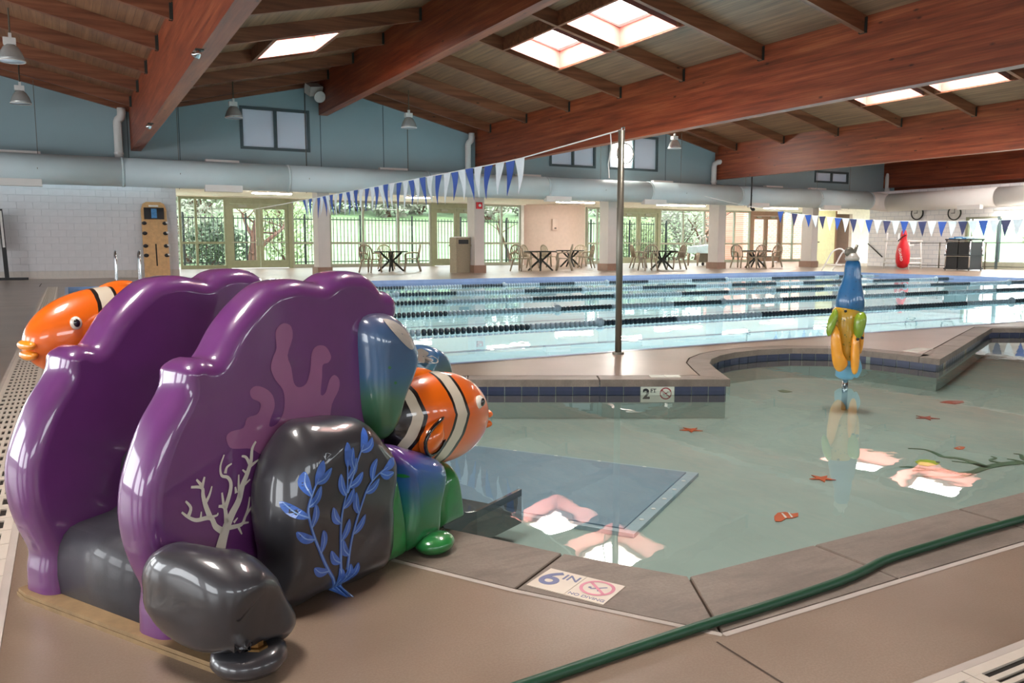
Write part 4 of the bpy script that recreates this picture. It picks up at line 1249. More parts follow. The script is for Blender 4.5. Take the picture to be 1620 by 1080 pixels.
# railing along the right deck
t = thing('deck_railing', 'thin dark post and wire railing along the right wall', 'railing', (34.3, 0, 0))
for y in (25.4, 23.4, 21.3): MB().tube([(0, y, 0), (0, y, 1.15)], .03, 8).build('rail_post', 'galv', t, True)
for z in (.12, 1.12): MB().tube([(0, 25.4, z), (0, 16, z)], .015, 6).build('wire', 'hanger', t)
# kickboard rack
p = onz(1517, 428)
t = thing('kickboard_rack', 'black two tier rack with steel frame in front of the right-hand windows', 'rack', (p.x+.25, p.y, 0))
wd, dp, hh = .95, .5, 1.28
for x in (-.4, .4):
    for y in (-.5, .5): MB().tube([(x, y, 0), (x, y, 1.22)], .03, 8).build('frame_post', 'chrome', t, True)
for z in (.05, .60, 1.22): MB().box(-.44, .44, -.55, .55, z, z+.05).build('shelf', 'black', t)
for z in (.1, .65):
    for y in (-.26, .26): MB().box(-.38, .38, y-.24, y+.24, z, z+.5).build('storage_crate', 'black', t)
for z in (.58, 1.18): MB().tube([(-.4, -.5, z), (-.4, .5, z)], .025, 6).build('frame_bar', 'chrome', t)
for i in range(6):
    k = empty('kickboard', (p.x+.25+random.uniform(-.05, .05), p.y+(-.36, -.12, .12, .36, -.25, .2)[i], 1.27+(.0 if i < 4 else .045)), random.uniform(-.3, .3))
    tag(k, '%s kickboard lying on the black rack' % ('rightmost pale blue', 'right of centre blue', 'left of centre blue', 'leftmost pale blue', 'upper right blue', 'upper left blue')[i], 'kickboard', 'kickboards on the rack')
    MB().prism([(-.24, -.15), (.12, -.16), (.22, -.1), (.25, 0), (.22, .1), (.12, .16), (-.24, .15)], 0, .042).build('board', 'kick' if i % 2 else 'sheet', k)
    MB().box(-.2, .1, -.012, .012, .042, .045).build('board_stripe', 'white', k)

# ================================================================== DRAINS AND HOSE
def grate_mesh(L, W, nb):
    mb = MB(); z0, z1 = -.01, .003
    e = .028
    mb.box(0, L, -W/2, -W/2+e, z0, z1).box(0, L, W/2-e, W/2, z0, z1).box(0, .03, -W/2, W/2, z0, z1-.0005).box(L-.03, L, -W/2, W/2, z0, z1-.0005)
    for i in range(1, nb):
        y = -W/2+e+(W-2*e)*i/nb
        mb.box(0, L, y-.007, y+.007, z0, z1)
    return mb.mesh('grate_panel', 'grate')
gl = thing('trench_drain', 'long beige slotted trench drain along the left deck', 'drain', (-.335, 0, .004), 0)
GL, GW = .155, .225
gm = grate_mesh(GL-.003, GW, 6)
MB().box(-GW/2-.02, GW/2+.02, 1.6, 22.9, -.02, -.0035).build('channel', 'void', gl)
for s_ in (-1, 1): MB().box(s_*(GW/2+.012)-.012, s_*(GW/2+.012)+.012, 1.6, 22.9, -.01, .002).build('channel_edge', 'sealant', gl)
ng = int((22.9-1.6)/GL)
for i in range(ng):
    o = link('grate_panel', gm, gl); o.location = (0, 1.6+GL*i, 0); o.rotation_euler = (0, 0, PI/2)
gr = thing('trench_drain', 'beige slotted trench drain at the bottom right corner', 'drain', (1.2, 1.0, .004), 0)
gm2 = grate_mesh(.297, .215, 6)
MB().box(0, 4.2, -.14, .13, -.02, -.0035).build('channel', 'void', gr)
MB().box(0, 4.2, .108, .13, -.01, .003).build('channel_edge', 'sealant', gr)
for i in range(14):
    o = link('grate_panel', gm2, gr); o.location = (.3*i, 0, 0)
hp = [(.35, 1.50), (.913, 1.535), (1.136, 1.55), (1.422, 1.566), (1.615, 1.571), (1.934, 1.59), (2.08, 1.61), (2.234, 1.640), (2.487, 1.652), (2.789, 1.662), (3.3, 1.66), (4.2, 1.63), (5.5, 1.66)]
h = thing('garden_hose', 'flat green hose lying along the near pool coping', 'hose')
pts = smooth_curve([(x, y, .0145) for x, y in hp], 6)
hm = MB().tube(pts, .0135, 10); hm.build('hose_tube', 'hose', h, True)
MB().tube([(5.5, 1.66, .017), (5.56, 1.662, .017)], .02, 10).build('hose_coupling', 'brass', h, True)

# ================================================================== POOL FLOOR DECORATION
def floor_decal(name, label, px, mat, cat='floor decal', parent=None):
    pts = [onz(x, y, BZ+.003) for x, y in px]
    c = sum(pts, Vector())/len(pts)
    o = MB().prism([(p.x-c.x, p.y-c.y) for p in pts], -.002, .002)
    ob = o.build(name, mat, parent)
    return ob, c
def star(px, py, R, label, mat='signred'):
    c = onz(px, py, BZ+.003)
    pts = []
    for k in range(10):
        a = k*PI/5+.3; r = R if k % 2 == 0 else R*.36
        pts.append((r*math.cos(a), r*math.sin(a)))
    o = MB().prism(pts, 0, .004).build('starfish_decal', mat); o.location = c
    tag(o, label, 'floor decal', 'starfish decals on the wading pool floor')
MAT['dorange'] = plain('orange pool decal', (206, 92, 50), .5); MAT['dgreen'] = plain('green pool decal', (70, 104, 76), .5); MAT['dyel'] = plain('lime pool decal', (176, 190, 40), .5); MAT['dred'] = plain('dull red pool decal', (150, 62, 50), .5)
star(1093, 680, .085, 'small orange starfish decal near the 2 FT marker', 'dorange'); star(1300, 757, .075, 'orange starfish decal left of the toy reflection', 'dorange'); star(1466, 661, .09, 'small dark starfish decal on the right of the pool floor', 'dred')
def group_decal(name, label, polys):
    c = onz(*polys[0][1][0], BZ)
    t = thing(name, label, 'floor decal', (c.x, c.y, BZ+.002))
    for k, (mat, pxs, nm) in enumerate(polys):
        pts = [onz(x, y, BZ) for x, y in pxs]
        MB().prism([(p.x-c.x, p.y-c.y) for p in pts][::-1], 0, .002+.0006*k).build(nm, mat, t)
Z6 = lambda pts: [(1180+x/3.682, 600+y/3.682) for x, y in pts]
group_decal('clownfish_decal', 'orange and white clownfish decal on the near pool floor', [('dorange', Z6([(165, 800), (185, 780), (230, 775), (270, 785), (305, 780), (305, 800), (270, 812), (235, 812), (205, 830), (172, 830), (165, 815)]), 'fish_body'),
    ('white', Z6([(205, 783), (215, 783), (240, 808), (228, 812)]), 'fish_stripe'), ('white', Z6([(245, 780), (252, 780), (275, 806), (264, 808)]), 'fish_stripe')])
group_decal('fish_decal', 'reddish fish decal far right on the pool floor', [('dred', Z6([(1130, 135), (1180, 124), (1265, 128), (1272, 136), (1220, 146), (1180, 142)]), 'fish_body')])
group_decal('crab_decal', 'tiny red crab decal above the seaweed on the pool floor', [('dorange', Z6([(1210, 402), (1245, 392), (1278, 396), (1268, 408), (1235, 412)]), 'crab_body'), ('wadeshell', Z6([(1235, 400), (1250, 397), (1245, 405)]), 'crab_eye')])
group_decal('leaf_decal', 'small dark green turtle decal left of the spray toy', [('dgreen', Z6([(185, 66), (215, 62), (250, 68), (270, 74), (240, 78), (205, 76)]), 'turtle_body')])
group_decal('yellow_fish_decal', 'lime yellow fish decal beside the seaweed on the pool floor', [('dyel', Z6([(985, 482), (1010, 470), (1060, 470), (1105, 478), (1132, 486), (1110, 500), (1060, 508), (1010, 500)]), 'fish_body'), ('black', Z6([(1105, 480), (1130, 482), (1128, 490), (1108, 488)]), 'fish_eye')])
t = thing('seaweed_decal', 'branching dark green seaweed decal on the right of the pool floor', 'floor decal', (0, 0, BZ+.002))
def ribbon(mb, pts, w0, w1, z=0.0, up=Vector((0, 0, 1)), th=.002):
    pts = smooth_curve(pts, 4)
    n = len(pts); vs = []
    for i, p in enumerate(pts):
        d = (pts[min(i+1, n-1)]-pts[max(i-1, 0)]).normalized(); s = d.cross(up).normalized(); w = w0+(w1-w0)*i/(n-1)
        vs += [p+s*w/2, p-s*w/2, p+s*w/2+up*th, p-s*w/2+up*th]
    fs = []
    for i in range(n-1):
        a = i*4; b = a+4
        fs += [(a+2, b+2, b+3, a+3), (a, a+1, b+1, b), (a, b, b+2, a+2), (a+1, a+3, b+3, b+1)]
    mb.add(vs, fs)
for pl_, w0, w1 in (([(1615, 485), (1500, 495), (1400, 515), (1330, 540), (1240, 570), (1130, 568), (990, 565)], .07, .01), ([(1400, 515), (1340, 490), (1240, 462), (1150, 452), (1100, 430), (1040, 410), (945, 404)], .06, .012),
                    ([(1330, 540), (1230, 548), (1150, 525), (1030, 532), (970, 535)], .04, .01), ([(1200, 545), (1080, 528), (960, 512), (895, 512)], .035, .01), ([(1400, 515), (1310, 490), (1200, 478)], .04, .01),
                    ([(1500, 490), (1440, 480), (1425, 470), (1455, 460), (1430, 450)], .03, .01), ([(1615, 485), (1560, 470), (1520, 465)], .03, .01), ([(1660, 480), (1615, 465), (1600, 440), (1560, 435)], .04, .01)):
    mb = MB(); ribbon(mb, [onz(1180+x/3.682, 600+y/3.682, BZ) - Vector((0, 0, BZ)) for x, y in pl_], w0, w1)
    mb.build('seaweed_branch', 'dgreen', t)
# landing mat under the slide chute
mc = [onz(x, y, BZ+.004) for x, y in ((690, 700), (1105, 752), (1003, 850), (700, 782))]
mc[3] = mc[0]+mc[2]-mc[1]
c = sum(mc, Vector())/4
t = thing('landing_mat', 'blue grey square landing mat on the pool floor below the slide', 'mat', (c.x, c.y, BZ))
MB().prism([(p.x-c.x, p.y-c.y) for p in mc][::-1], .0005, .02).build('mat_border', 'matedge', t)
MB().prism([((p.x-c.x)*.93, (p.y-c.y)*.93) for p in mc][::-1], .002, .026).build('mat_surface', 'mat', t)
for i in range(4):
    a, b = mc[i]-c, mc[(i+1) % 4]-c
    for k in range(1, 6):
        q = a+(b-a)*k/6; q = q*.965
        MB().lathe([(.012, 0), (.012, .003), (0, .004)], 8, Matrix.Translation((q.x, q.y, .02))).build('mat_stud', 'white', t)

# ================================================================== SLIDE
SU, SV = Vector((.861, .509, 0)), Vector((-.509, .861, 0)); SO = Vector((.147, 2.122, 0))
SM = Matrix(((SU.x, SV.x, 0, SO.x), (SU.y, SV.y, 0, SO.y), (0, 0, 1, 0), (0, 0, 0, 1)))
def onv(x, y, v):
    d = ray(x, y); t = ((SO-EYEP).dot(SV)+v)/d.dot(SV); P = EYEP+d*t
    return (P-SO).dot(SU), P.z
slide = empty('slide'); slide.matrix_world = SM
tag(slide, 'purple coral shaped toddler slide with grey rocks and clownfish at the pool edge', 'slide')
def outward(P):
    n = len(P); A = sum(P[i][0]*P[(i+1) % n][1]-P[(i+1) % n][0]*P[i][1] for i in range(n))
    return P if A > 0 else P[::-1]
def loft(P, rings):                    # P closed (u,z) contour; rings: (v, inset, scale)
    P = outward(P); n = len(P)
    cx = sum(p[0] for p in P)/n; cz = sum(p[1] for p in P)/n
    nr = []
    for i in range(n):
        a, b = P[i-2], P[(i+2) % n]; d = Vector((b[0]-a[0], b[1]-a[1])).normalized(); nr.append(Vector((d.y, -d.x)))
    for _ in range(4): nr = [(nr[i-1]+nr[i]*2+nr[(i+1) % n]).normalized() for i in range(n)]
    rmax = max(r_[1] for r_ in rings)
    lim = [1.0]*n
    if rmax > 0:                       # no deeper than the local radius on tight convex bends
        for i in range(n):
            a, b, c = Vector(P[i-3]), Vector(P[i]), Vector(P[(i+3) % n])
            d1, d2 = b-a, c-b
            cr = d1.x*d2.y-d1.y*d2.x
            if cr > 1e-9:
                rad = (d1.length*d2.length*(c-a).length)/(2*cr)
                lim[i] = min(1.0, .8*rad/rmax)
        lim = [min(lim[(i+k) % n] for k in range(-3, 4)) for i in range(n)]
        for _ in range(8): lim = [(lim[i-1]+lim[i]+lim[(i+1) % n])/3 for i in range(n)]
    mb = MB(); vs = []
    for v, ins, sc in rings:
        for i in range(n):
            u = cx+(P[i][0]-cx)*sc-nr[i].x*ins*lim[i]; z = cz+(P[i][1]-cz)*sc-nr[i].y*ins*lim[i]
            vs.append((u, v, z))
    fs = []
    R = len(rings)
    for r in range(R-1):
        for i in range(n):
            j = (i+1) % n
            fs.append((r*n+i, r*n+j, (r+1)*n+j, (r+1)*n+i))
    fs.append(tuple(range(n-1, -1, -1))); fs.append(tuple((R-1)*n+i for i in range(n)))
    mb.add(vs, fs)
    bm = bmesh.new(); me = bpy.data.meshes.new('t'); me.from_pydata(mb.v, [], mb.f); bm.from_mesh(me)
    caps = [f for f in bm.faces if len(f.verts) > 4]
    bmesh.ops.triangulate(bm, faces=caps)
    bmesh.ops.recalc_face_normals(bm, faces=bm.faces)
    bm.to_mesh(me); bm.free()
    return me
def rounded(v0, v1, r, k=6):
    out = []
    for i in range(k+1):
        a = PI/2*i/k; out.append((v0+r*(1-math.sin(a)) if False else v0+r*(1-math.cos(a)), r*(1-math.sin(a)), 1))
    for i in range(k+1):
        a = PI/2*i/k; out.append((v1-r*(1-math.cos(PI/2-a)), r*(1-math.cos(a)), 1))
    return out
def pillow(v0, v1, ins=.12, k=8, flat=.55):
    out = []
    for i in range(k+1):
        a = PI/2*i/k
        out.append((v0+(v1-v0)*.55*(1-math.cos(a)), 0, flat+(1-flat)*math.sin(a)))
    for i in range(1, k+1):
        a = PI/2*i/k
        out.append((v0+(v1-v0)*.55+(v1-v0)*.45*math.sin(a), 0, flat+(1-flat)*math.cos(a)))
    return out
def part(name, me, mat, parent=None, smooth=True, capflat=False):
    me.name = name
    me.materials.clear(); me.materials.append(MAT[mat] if isinstance(mat, str) else mat)
    if smooth: me.polygons.foreach_set('use_smooth', [len(p.vertices) == 4 or not capflat for p in me.polygons])
    return link(name, me, parent or slide)
WALL = [(.03, -.03), (.012, -.03), (.008, .03), (.008, .09), (.014, .14), (-.012, .21), (-.032, .29), (-.035, .37), (-.018, .45), (.03, .555), (.085, .63), (.10, .66), (.11, .695), (.15, .715), (.19, .71), (.215, .73), (.26, .79), (.32, .845),
        (.385, .888), (.44, .902), (.50, .905), (.57, .893), (.60, .893), (.64, .912), (.69, .922), (.75, .920), (.80, .908), (.845, .88), (.87, .855), (.91, .848), (.94, .82), (.945, .78), (.93, .74), (.90, .6), (.88, .35), (.88, -.03), (.84, -.03), (.4, -.03)]
contour = [tuple(p) for p in smooth_curve([(u, z) for u, z in WALL], 4, True)]
contour = [(u, max(z, -.03)) for u, z in contour]
part('side_wall', loft(contour, rounded(-.025, .115, .05)), 'purple', capflat=True)
part('side_wall', loft(contour, rounded(.485, .63, .05)), 'purple', capflat=True)

# steps, platform and chute
st_prof = [(.045, .0), (.04, .03), (.036, .08), (.04, .13), (.046, .165), (.058, .19), (.078, .207), (.105, .214), (.20, .22), (.225, .23), (.236, .25), (.24, .34), (.248, .37), (.27, .393), (.30, .40), (.40, .404), (.43, .415), (.442, .44), (.447, .52), (.456, .55), (.48, .573), (.52, .58), (.72, .58), (.9, .5), (1.02, .25), (1.1, .02), (.9, 0)]
stp_me = loft(st_prof, [(.10, 0, 1), (.30, 0, 1), (.50, 0, 1)])
part('steps', stp_me, 'step', smooth=True, capflat=True)
ch = MB()
prof = [(.60, .585), (.72, .58), (.86, .50), (1.05, .30), (1.22, .08), (1.36, -.08), (1.5, -.15), (1.86, -.17)]
inner = smooth_curve([(u, .0, z) for u, z in prof], 4)
vs = []; fs = []
for i, p in enumerate(inner):
    top = max(.10, .0)
    hgt = .07
    w_ = .045*min(1, max(0, (p.x-1.2)/.3))
    for v, z in ((.09-w_, p.z-.06), (.09-w_, max(p.z+hgt, -.075)), (.105-w_, max(p.z+hgt, -.075)), (.12-w_, p.z), (.47, p.z), (.485, max(p.z+hgt, -.075)), (.50, max(p.z+hgt, -.075)), (.50, p.z-.06)):
        vs.append((p.x, v, z))
for i in range(len(inner)-1):
    for k in range(8): fs.append((i*8+k, i*8+(k+1) % 8, (i+1)*8+(k+1) % 8, (i+1)*8+k))
fs.append(tuple(range(8))); fs.append(tuple((len(inner)-1)*8+k for k in range(7, -1, -1)))
ch.add(vs, fs)
ch.build('chute', 'chute', slide)

# rocks (contours traced on their own planes)
def traced(pxs, v, per=4): return [tuple(p) for p in smooth_curve([onv(x, y, v) for x, y in pxs], per, True)]
big = traced([(424, 905), (420, 850), (430, 790), (444, 715), (458, 675), (485, 655), (540, 652), (578, 662), (597, 695), (612, 738), (612, 800), (604, 870), (590, 912), (545, 935), (480, 968), (425, 962)], -.12)
big = [(u, max(z, .0)) for u, z in big]
rock1 = part('rock', loft(big, pillow(-.20, -.0, flat=.62)), 'rock')
sm = traced([(240, 985), (243, 935), (262, 893), (300, 868), (345, 862), (398, 864), (430, 888), (448, 930), (450, 965), (425, 1000), (385, 1015), (330, 1035), (285, 1050), (258, 1042), (246, 1015)], -.21)
cu_ = sum(u for u, z in sm)/len(sm)
sm = [(cu_+(u-cu_)*.77+.028, max(z*.97-.008, .01)) for u, z in sm]
rock2 = part('rock', loft(sm, pillow(-.34, -.02, flat=.45)), 'rock')
# lumps on the rocks
for me_o in (rock1, rock2):
    for v in me_o.data.vertices:
        q = v.co*7.0
        d = noise.noise(q*.55)*.03 + noise.noise(q)*.014 + noise.noise(q*2.3)*.005
        v.co += v.normal*d
        if v.co.z < .0: v.co.z = 0
foot = MB().lathe([(.0, .022), (.075, .022), (.088, .04), (.085, .06), (.065, .072), (0, .074)], 24, Matrix.Translation((*(lambda P: ((P-SO).dot(SU), (P-SO).dot(SV)))(onz(394, 1034, .05)), 0)))
foot.build('anchor_foot', 'rock', slide, True)
P = onz(406, 1022, .075); fu, fv = (P-SO).dot(SU), (P-SO).dot(SV)
MB().lathe([(.026, .072), (.026, .078), (.016, .079), (.016, .09), (0, .091)], 6, Matrix.Translation((fu, fv, 0))).build('anchor_bolt', 'brass', slide)
# timber base
def uv(px, py, z=0): 
    P = onz(px, py, z); return (P-SO).dot(SU), (P-SO).dot(SV)
bp = [uv(345, 1066), uv(425, 1066), uv(428, 1038), (.2, -.1), (.9, -.03), (.9, .62), (.0, .64), (-.012, .58), (-.005, 0.0), (.0, -.2)]
for z0, z1, g in ((0, .012, 1.0), (.0135, .024, .985)):
    mb = MB(); mb.prism([(u*g, v*g) for u, v in bp], z0, z1); mb.build('base_board', 'ply', slide)
# pillars at the pool end
def pil(name, pxs, v, half, mat, flat=.5):
    c = traced(pxs, v)
    c = [(u, max(z, -.0)) for u, z in c]
    return part(name, loft(c, pillow(v-half, v+half, flat=flat)), mat)
pil('pillar', [(566, 510), (596, 494), (620, 502), (638, 528), (646, 556), (638, 592), (618, 640), (604, 690), (588, 695), (572, 660), (566, 590)], -.02, .08, 'gradhi')
pil('pillar', [(655, 560), (662, 545), (680, 552), (692, 575), (692, 600), (660, 606), (640, 600)], .10, .09, 'gradhi')
pil('pillar', [(606, 705), (640, 708), (682, 724), (680, 760), (672, 800), (668, 850), (650, 868), (622, 876), (610, 850), (614, 800), (610, 750)], -.08, .10, 'gradlo')
pil('pillar', [(672, 740), (690, 726), (700, 740), (708, 790), (710, 835), (690, 852), (668, 850), (664, 800)], -.03, .09, 'green')
pil('pillar', [(604, 730), (614, 760), (624, 820), (627, 870), (620, 890), (596, 905), (584, 880), (590, 800)], -.10, .06, 'green')
P = onz(688, 858, .03)
MB().ell(((P-SO).dot(SU), (P-SO).dot(SV), .03), (.075, .06, .035), 20, 12).build('pillar_foot', 'green', slide, True)
# far wall pillar (other side of the chute)
hi = traced([(562, 505), (598, 490), (625, 500), (646, 528), (653, 560), (646, 598), (632, 645), (608, 700), (590, 695), (572, 660), (560, 590)], -.02)
part('pillar', loft(hi, pillow(.52, .68, flat=.5)), 'gradhi')
part('pillar', loft([(u, max(z, 0)) for u, z in traced([(606, 705), (640, 708), (682, 724), (680, 760), (672, 800), (668, 850), (650, 868), (622, 876), (610, 850), (614, 800), (610, 750)], -.08)], pillow(.5, .66, flat=.5)), 'gradlo')
# pale spots on the pillar tops
def patch(name, pxs, v, mat, host=None):
    c = [onv(x, y, v) for x, y in pxs]
    c = smooth_curve(c, 4, True)
    return c
def paint(name, polys, mat, host, v_from=-.6, off=.0016, parent=None):
    """thin raised paint shapes laid on a host surface, cast along +v"""
    bm = bmesh.new(); bm.from_mesh(host.data); bvh = BVHTree.FromBMesh(bm); bm.free()
    def hit(u, z):
        h = bvh.ray_cast(Vector((u, v_from, z)), Vector((0, 1, 0)))
        return h[0].y-off if h[0] is not None else None
    mb = MB()
    for vs, fs in polys:
        out = []; ok = True; last = None
        ys = [hit(u, z) for u, z in vs]
        good = [y for y in ys if y is not None]
        if not good: continue
        av = sum(good)/len(good)
        mb.add([(u, (y if y is not None else av), z) for (u, z), y in zip(vs, ys)], fs)
    return mb.build(name, mat, parent or slide)
def strip(pts, w0, w1, per=4, bulge=False):
    pts = smooth_curve([(u, z) for u, z in pts], per); n = len(pts); vs = []
    for i, p in enumerate(pts):
        d = (pts[min(i+1, n-1)]-pts[max(i-1, 0)]).normalized(); s = Vector((d.y, -d.x))
        t = i/(n-1)
        w = (w0+(w1-w0)*t) if not bulge else w0*math.sin(PI*min(max(t, .03), .97))**.8
        vs += [tuple(p+s*w/2), tuple(p-s*w/2)]
    return vs, [(2*i, 2*i+1, 2*i+3, 2*i+2) for i in range(n-1)]
wall_o = [o for o in slide.children if o.name.startswith('side_wall')][0]
def c1(pts, v=-.025): return [onv(260+x/2.572, 480+y/2.571, v) for x, y in pts]
cor = []
for pts, w in (([(226, 995), (232, 970), (243, 930), (255, 895), (275, 850), (300, 800), (315, 740), (335, 690), (350, 640), (355, 590), (370, 560)], (.034, .006)), ([(235, 925), (205, 905), (185, 870), (130, 880), (95, 868), (68, 848)], (.018, .005)),
               ([(95, 865), (105, 830), (84, 803)], (.012, .005)), ([(185, 872), (165, 820), (155, 780), (150, 748), (106, 746)], (.016, .006)), ([(150, 750), (161, 704)], (.011, .005)), ([(152, 742), (128, 715)], (.01, .005)), ([(162, 815), (180, 780), (191, 742)], (.011, .004)),
               ([(250, 895), (247, 850), (240, 826), (218, 824)], (.015, .007)), ([(245, 832), (264, 770), (268, 730), (255, 706), (230, 698), (226, 660), (241, 614)], (.014, .004)), ([(245, 690), (252, 665), (272, 650)], (.01, .004)), ([(240, 830), (232, 768)], (.01, .005)),
               ([(255, 912), (310, 898), (325, 870), (338, 830), (345, 785)], (.013, .004)), ([(328, 862), (362, 812)], (.009, .004)), ([(296, 902), (313, 937)], (.009, .004)), ([(318, 892), (341, 889)], (.008, .004)), ([(305, 790), (300, 745), (300, 695)], (.012, .004)),
               ([(316, 742), (347, 714)], (.009, .004)), ([(346, 655), (330, 625), (312, 620)], (.011, .005)), ([(345, 662), (381, 634)], (.011, .004)), ([(333, 690), (315, 675)], (.008, .004)), ([(290, 770), (286, 745)], (.01, .005)), ([(185, 868), (212, 860), (215, 850)], (.008, .003)), ([(145, 876), (148, 845)], (.008, .003)), ([(280, 890), (296, 870)], (.008, .003))):
    cor.append(strip(c1(pts), *w))
paint('painted_white_coral', cor, 'whitecoral', wall_o, off=.0024)['label'] = 'off white branching coral painted on the purple wall'
pk_ = c1([(250, 545), (270, 520), (320, 505), (335, 465), (375, 450), (390, 420), (385, 400), (355, 385), (347, 355), (370, 335), (410, 345), (440, 375), (447, 420), (430, 470), (427, 500), (455, 490), (480, 450), (488, 400), (480, 350), (450, 310), (432, 265), (440, 220), (455, 180), (450, 120), (465, 90), (490, 80), (515, 95), (520, 140), (500, 210), (515, 260), (525, 320), (545, 340), (575, 325), (592, 270), (598, 200), (620, 172), (655, 175), (677, 215), (665, 240), (643, 250), (640, 300), (635, 370), (655, 360), (670, 310), (690, 290), (710, 310), (708, 350), (680, 410), (660, 500), (560, 560), (510, 600), (470, 640), (440, 640), (415, 620), (385, 610), (350, 590), (300, 590), (265, 585)])
pk_ = smooth_curve(pk_, 3, True)
bm = bmesh.new(); vs_ = [bm.verts.new((p.x, -.0265, p.y)) for p in pk_]; es_ = [bm.edges.new((vs_[i], vs_[(i+1) % len(vs_)])) for i in range(len(vs_))]; bmesh.ops.triangle_fill(bm, use_beauty=True, edges=es_); me = bpy.data.meshes.new('painted_mauve_coral'); bm.to_mesh(me); bm.free()
part('painted_mauve_coral', me, 'pinkcoral', smooth=False)['label'] = 'mauve lobed coral silhouette painted on the purple wall'
def c2(pts, v=-.19): return [onv(180+x/1.5887, 400+y/1.5882, v) for x, y in pts]
stems = [[(590, 862), (545, 800), (510, 735), (490, 690), (480, 650), (488, 610), (505, 565)], [(588, 862), (575, 780), (565, 700), (565, 640), (575, 590), (580, 520)], [(575, 600), (595, 545), (620, 480)], [(595, 862), (592, 760), (600, 680), (620, 600), (645, 560), (675, 535)]]
weeds = [strip(c2(s_), .012, .005) for s_ in stems]; leaves = []; lights = []
for s_ in stems:
    P_ = smooth_curve([Vector(q) for q in c2(s_)], 3); n = len(P_)
    for i in range(1, n-1, 2):
        d = (P_[i+1]-P_[i-1]).normalized()
        for sd in ((1,) if (i//2) % 2 else (-1,)):
            a = .55*sd; dd = Vector((d.x*math.cos(a)-d.y*math.sin(a), d.x*math.sin(a)+d.y*math.cos(a)))
            q = P_[i]; L = .066
            mid = q+dd*L*.5+Vector((-dd.y, dd.x))*.008*sd
            leaves.append(strip([tuple(q), tuple(mid), tuple(q+dd*L)], .026, 0, 5, True)); lights.append(strip([tuple(q), tuple(mid), tuple(q+dd*L*.95)], .004, .002, 5))
    q = P_[-1]; d = (P_[-1]-P_[-3]).normalized(); leaves.append(strip([tuple(q-d*.02), tuple(q+d*.02), tuple(q+d*.05)], .028, 0, 5, True))
paint('painted_seaweed', weeds+leaves, 'weed', rock1, off=.002)['label'] = 'blue seaweed painted on the big grey rock'
paint('seaweed_highlights', lights+[strip(c2(s_), .004, .002) for s_ in stems], 'weedl', rock1, off=.0032)
pil_o = [o for o in slide.children if o.name.startswith('pillar')]
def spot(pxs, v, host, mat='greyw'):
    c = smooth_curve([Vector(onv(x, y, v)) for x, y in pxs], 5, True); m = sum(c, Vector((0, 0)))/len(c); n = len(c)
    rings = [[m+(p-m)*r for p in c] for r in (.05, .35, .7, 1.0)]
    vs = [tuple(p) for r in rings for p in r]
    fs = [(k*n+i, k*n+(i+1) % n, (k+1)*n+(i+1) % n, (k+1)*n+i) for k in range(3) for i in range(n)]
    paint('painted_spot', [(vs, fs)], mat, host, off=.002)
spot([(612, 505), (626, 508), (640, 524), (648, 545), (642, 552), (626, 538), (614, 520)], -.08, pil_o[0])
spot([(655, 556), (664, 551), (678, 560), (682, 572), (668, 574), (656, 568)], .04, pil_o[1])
for px, py in ((612, 581), (621, 605)):
    spot([(px-2.5, py), (px, py-2.5), (px+2.5, py), (px, py+2.5)], -.09, pil_o[0], 'green')
spot([(641, 754), (644, 751), (647, 754), (644, 757)], -.16, pil_o[2], 'green')

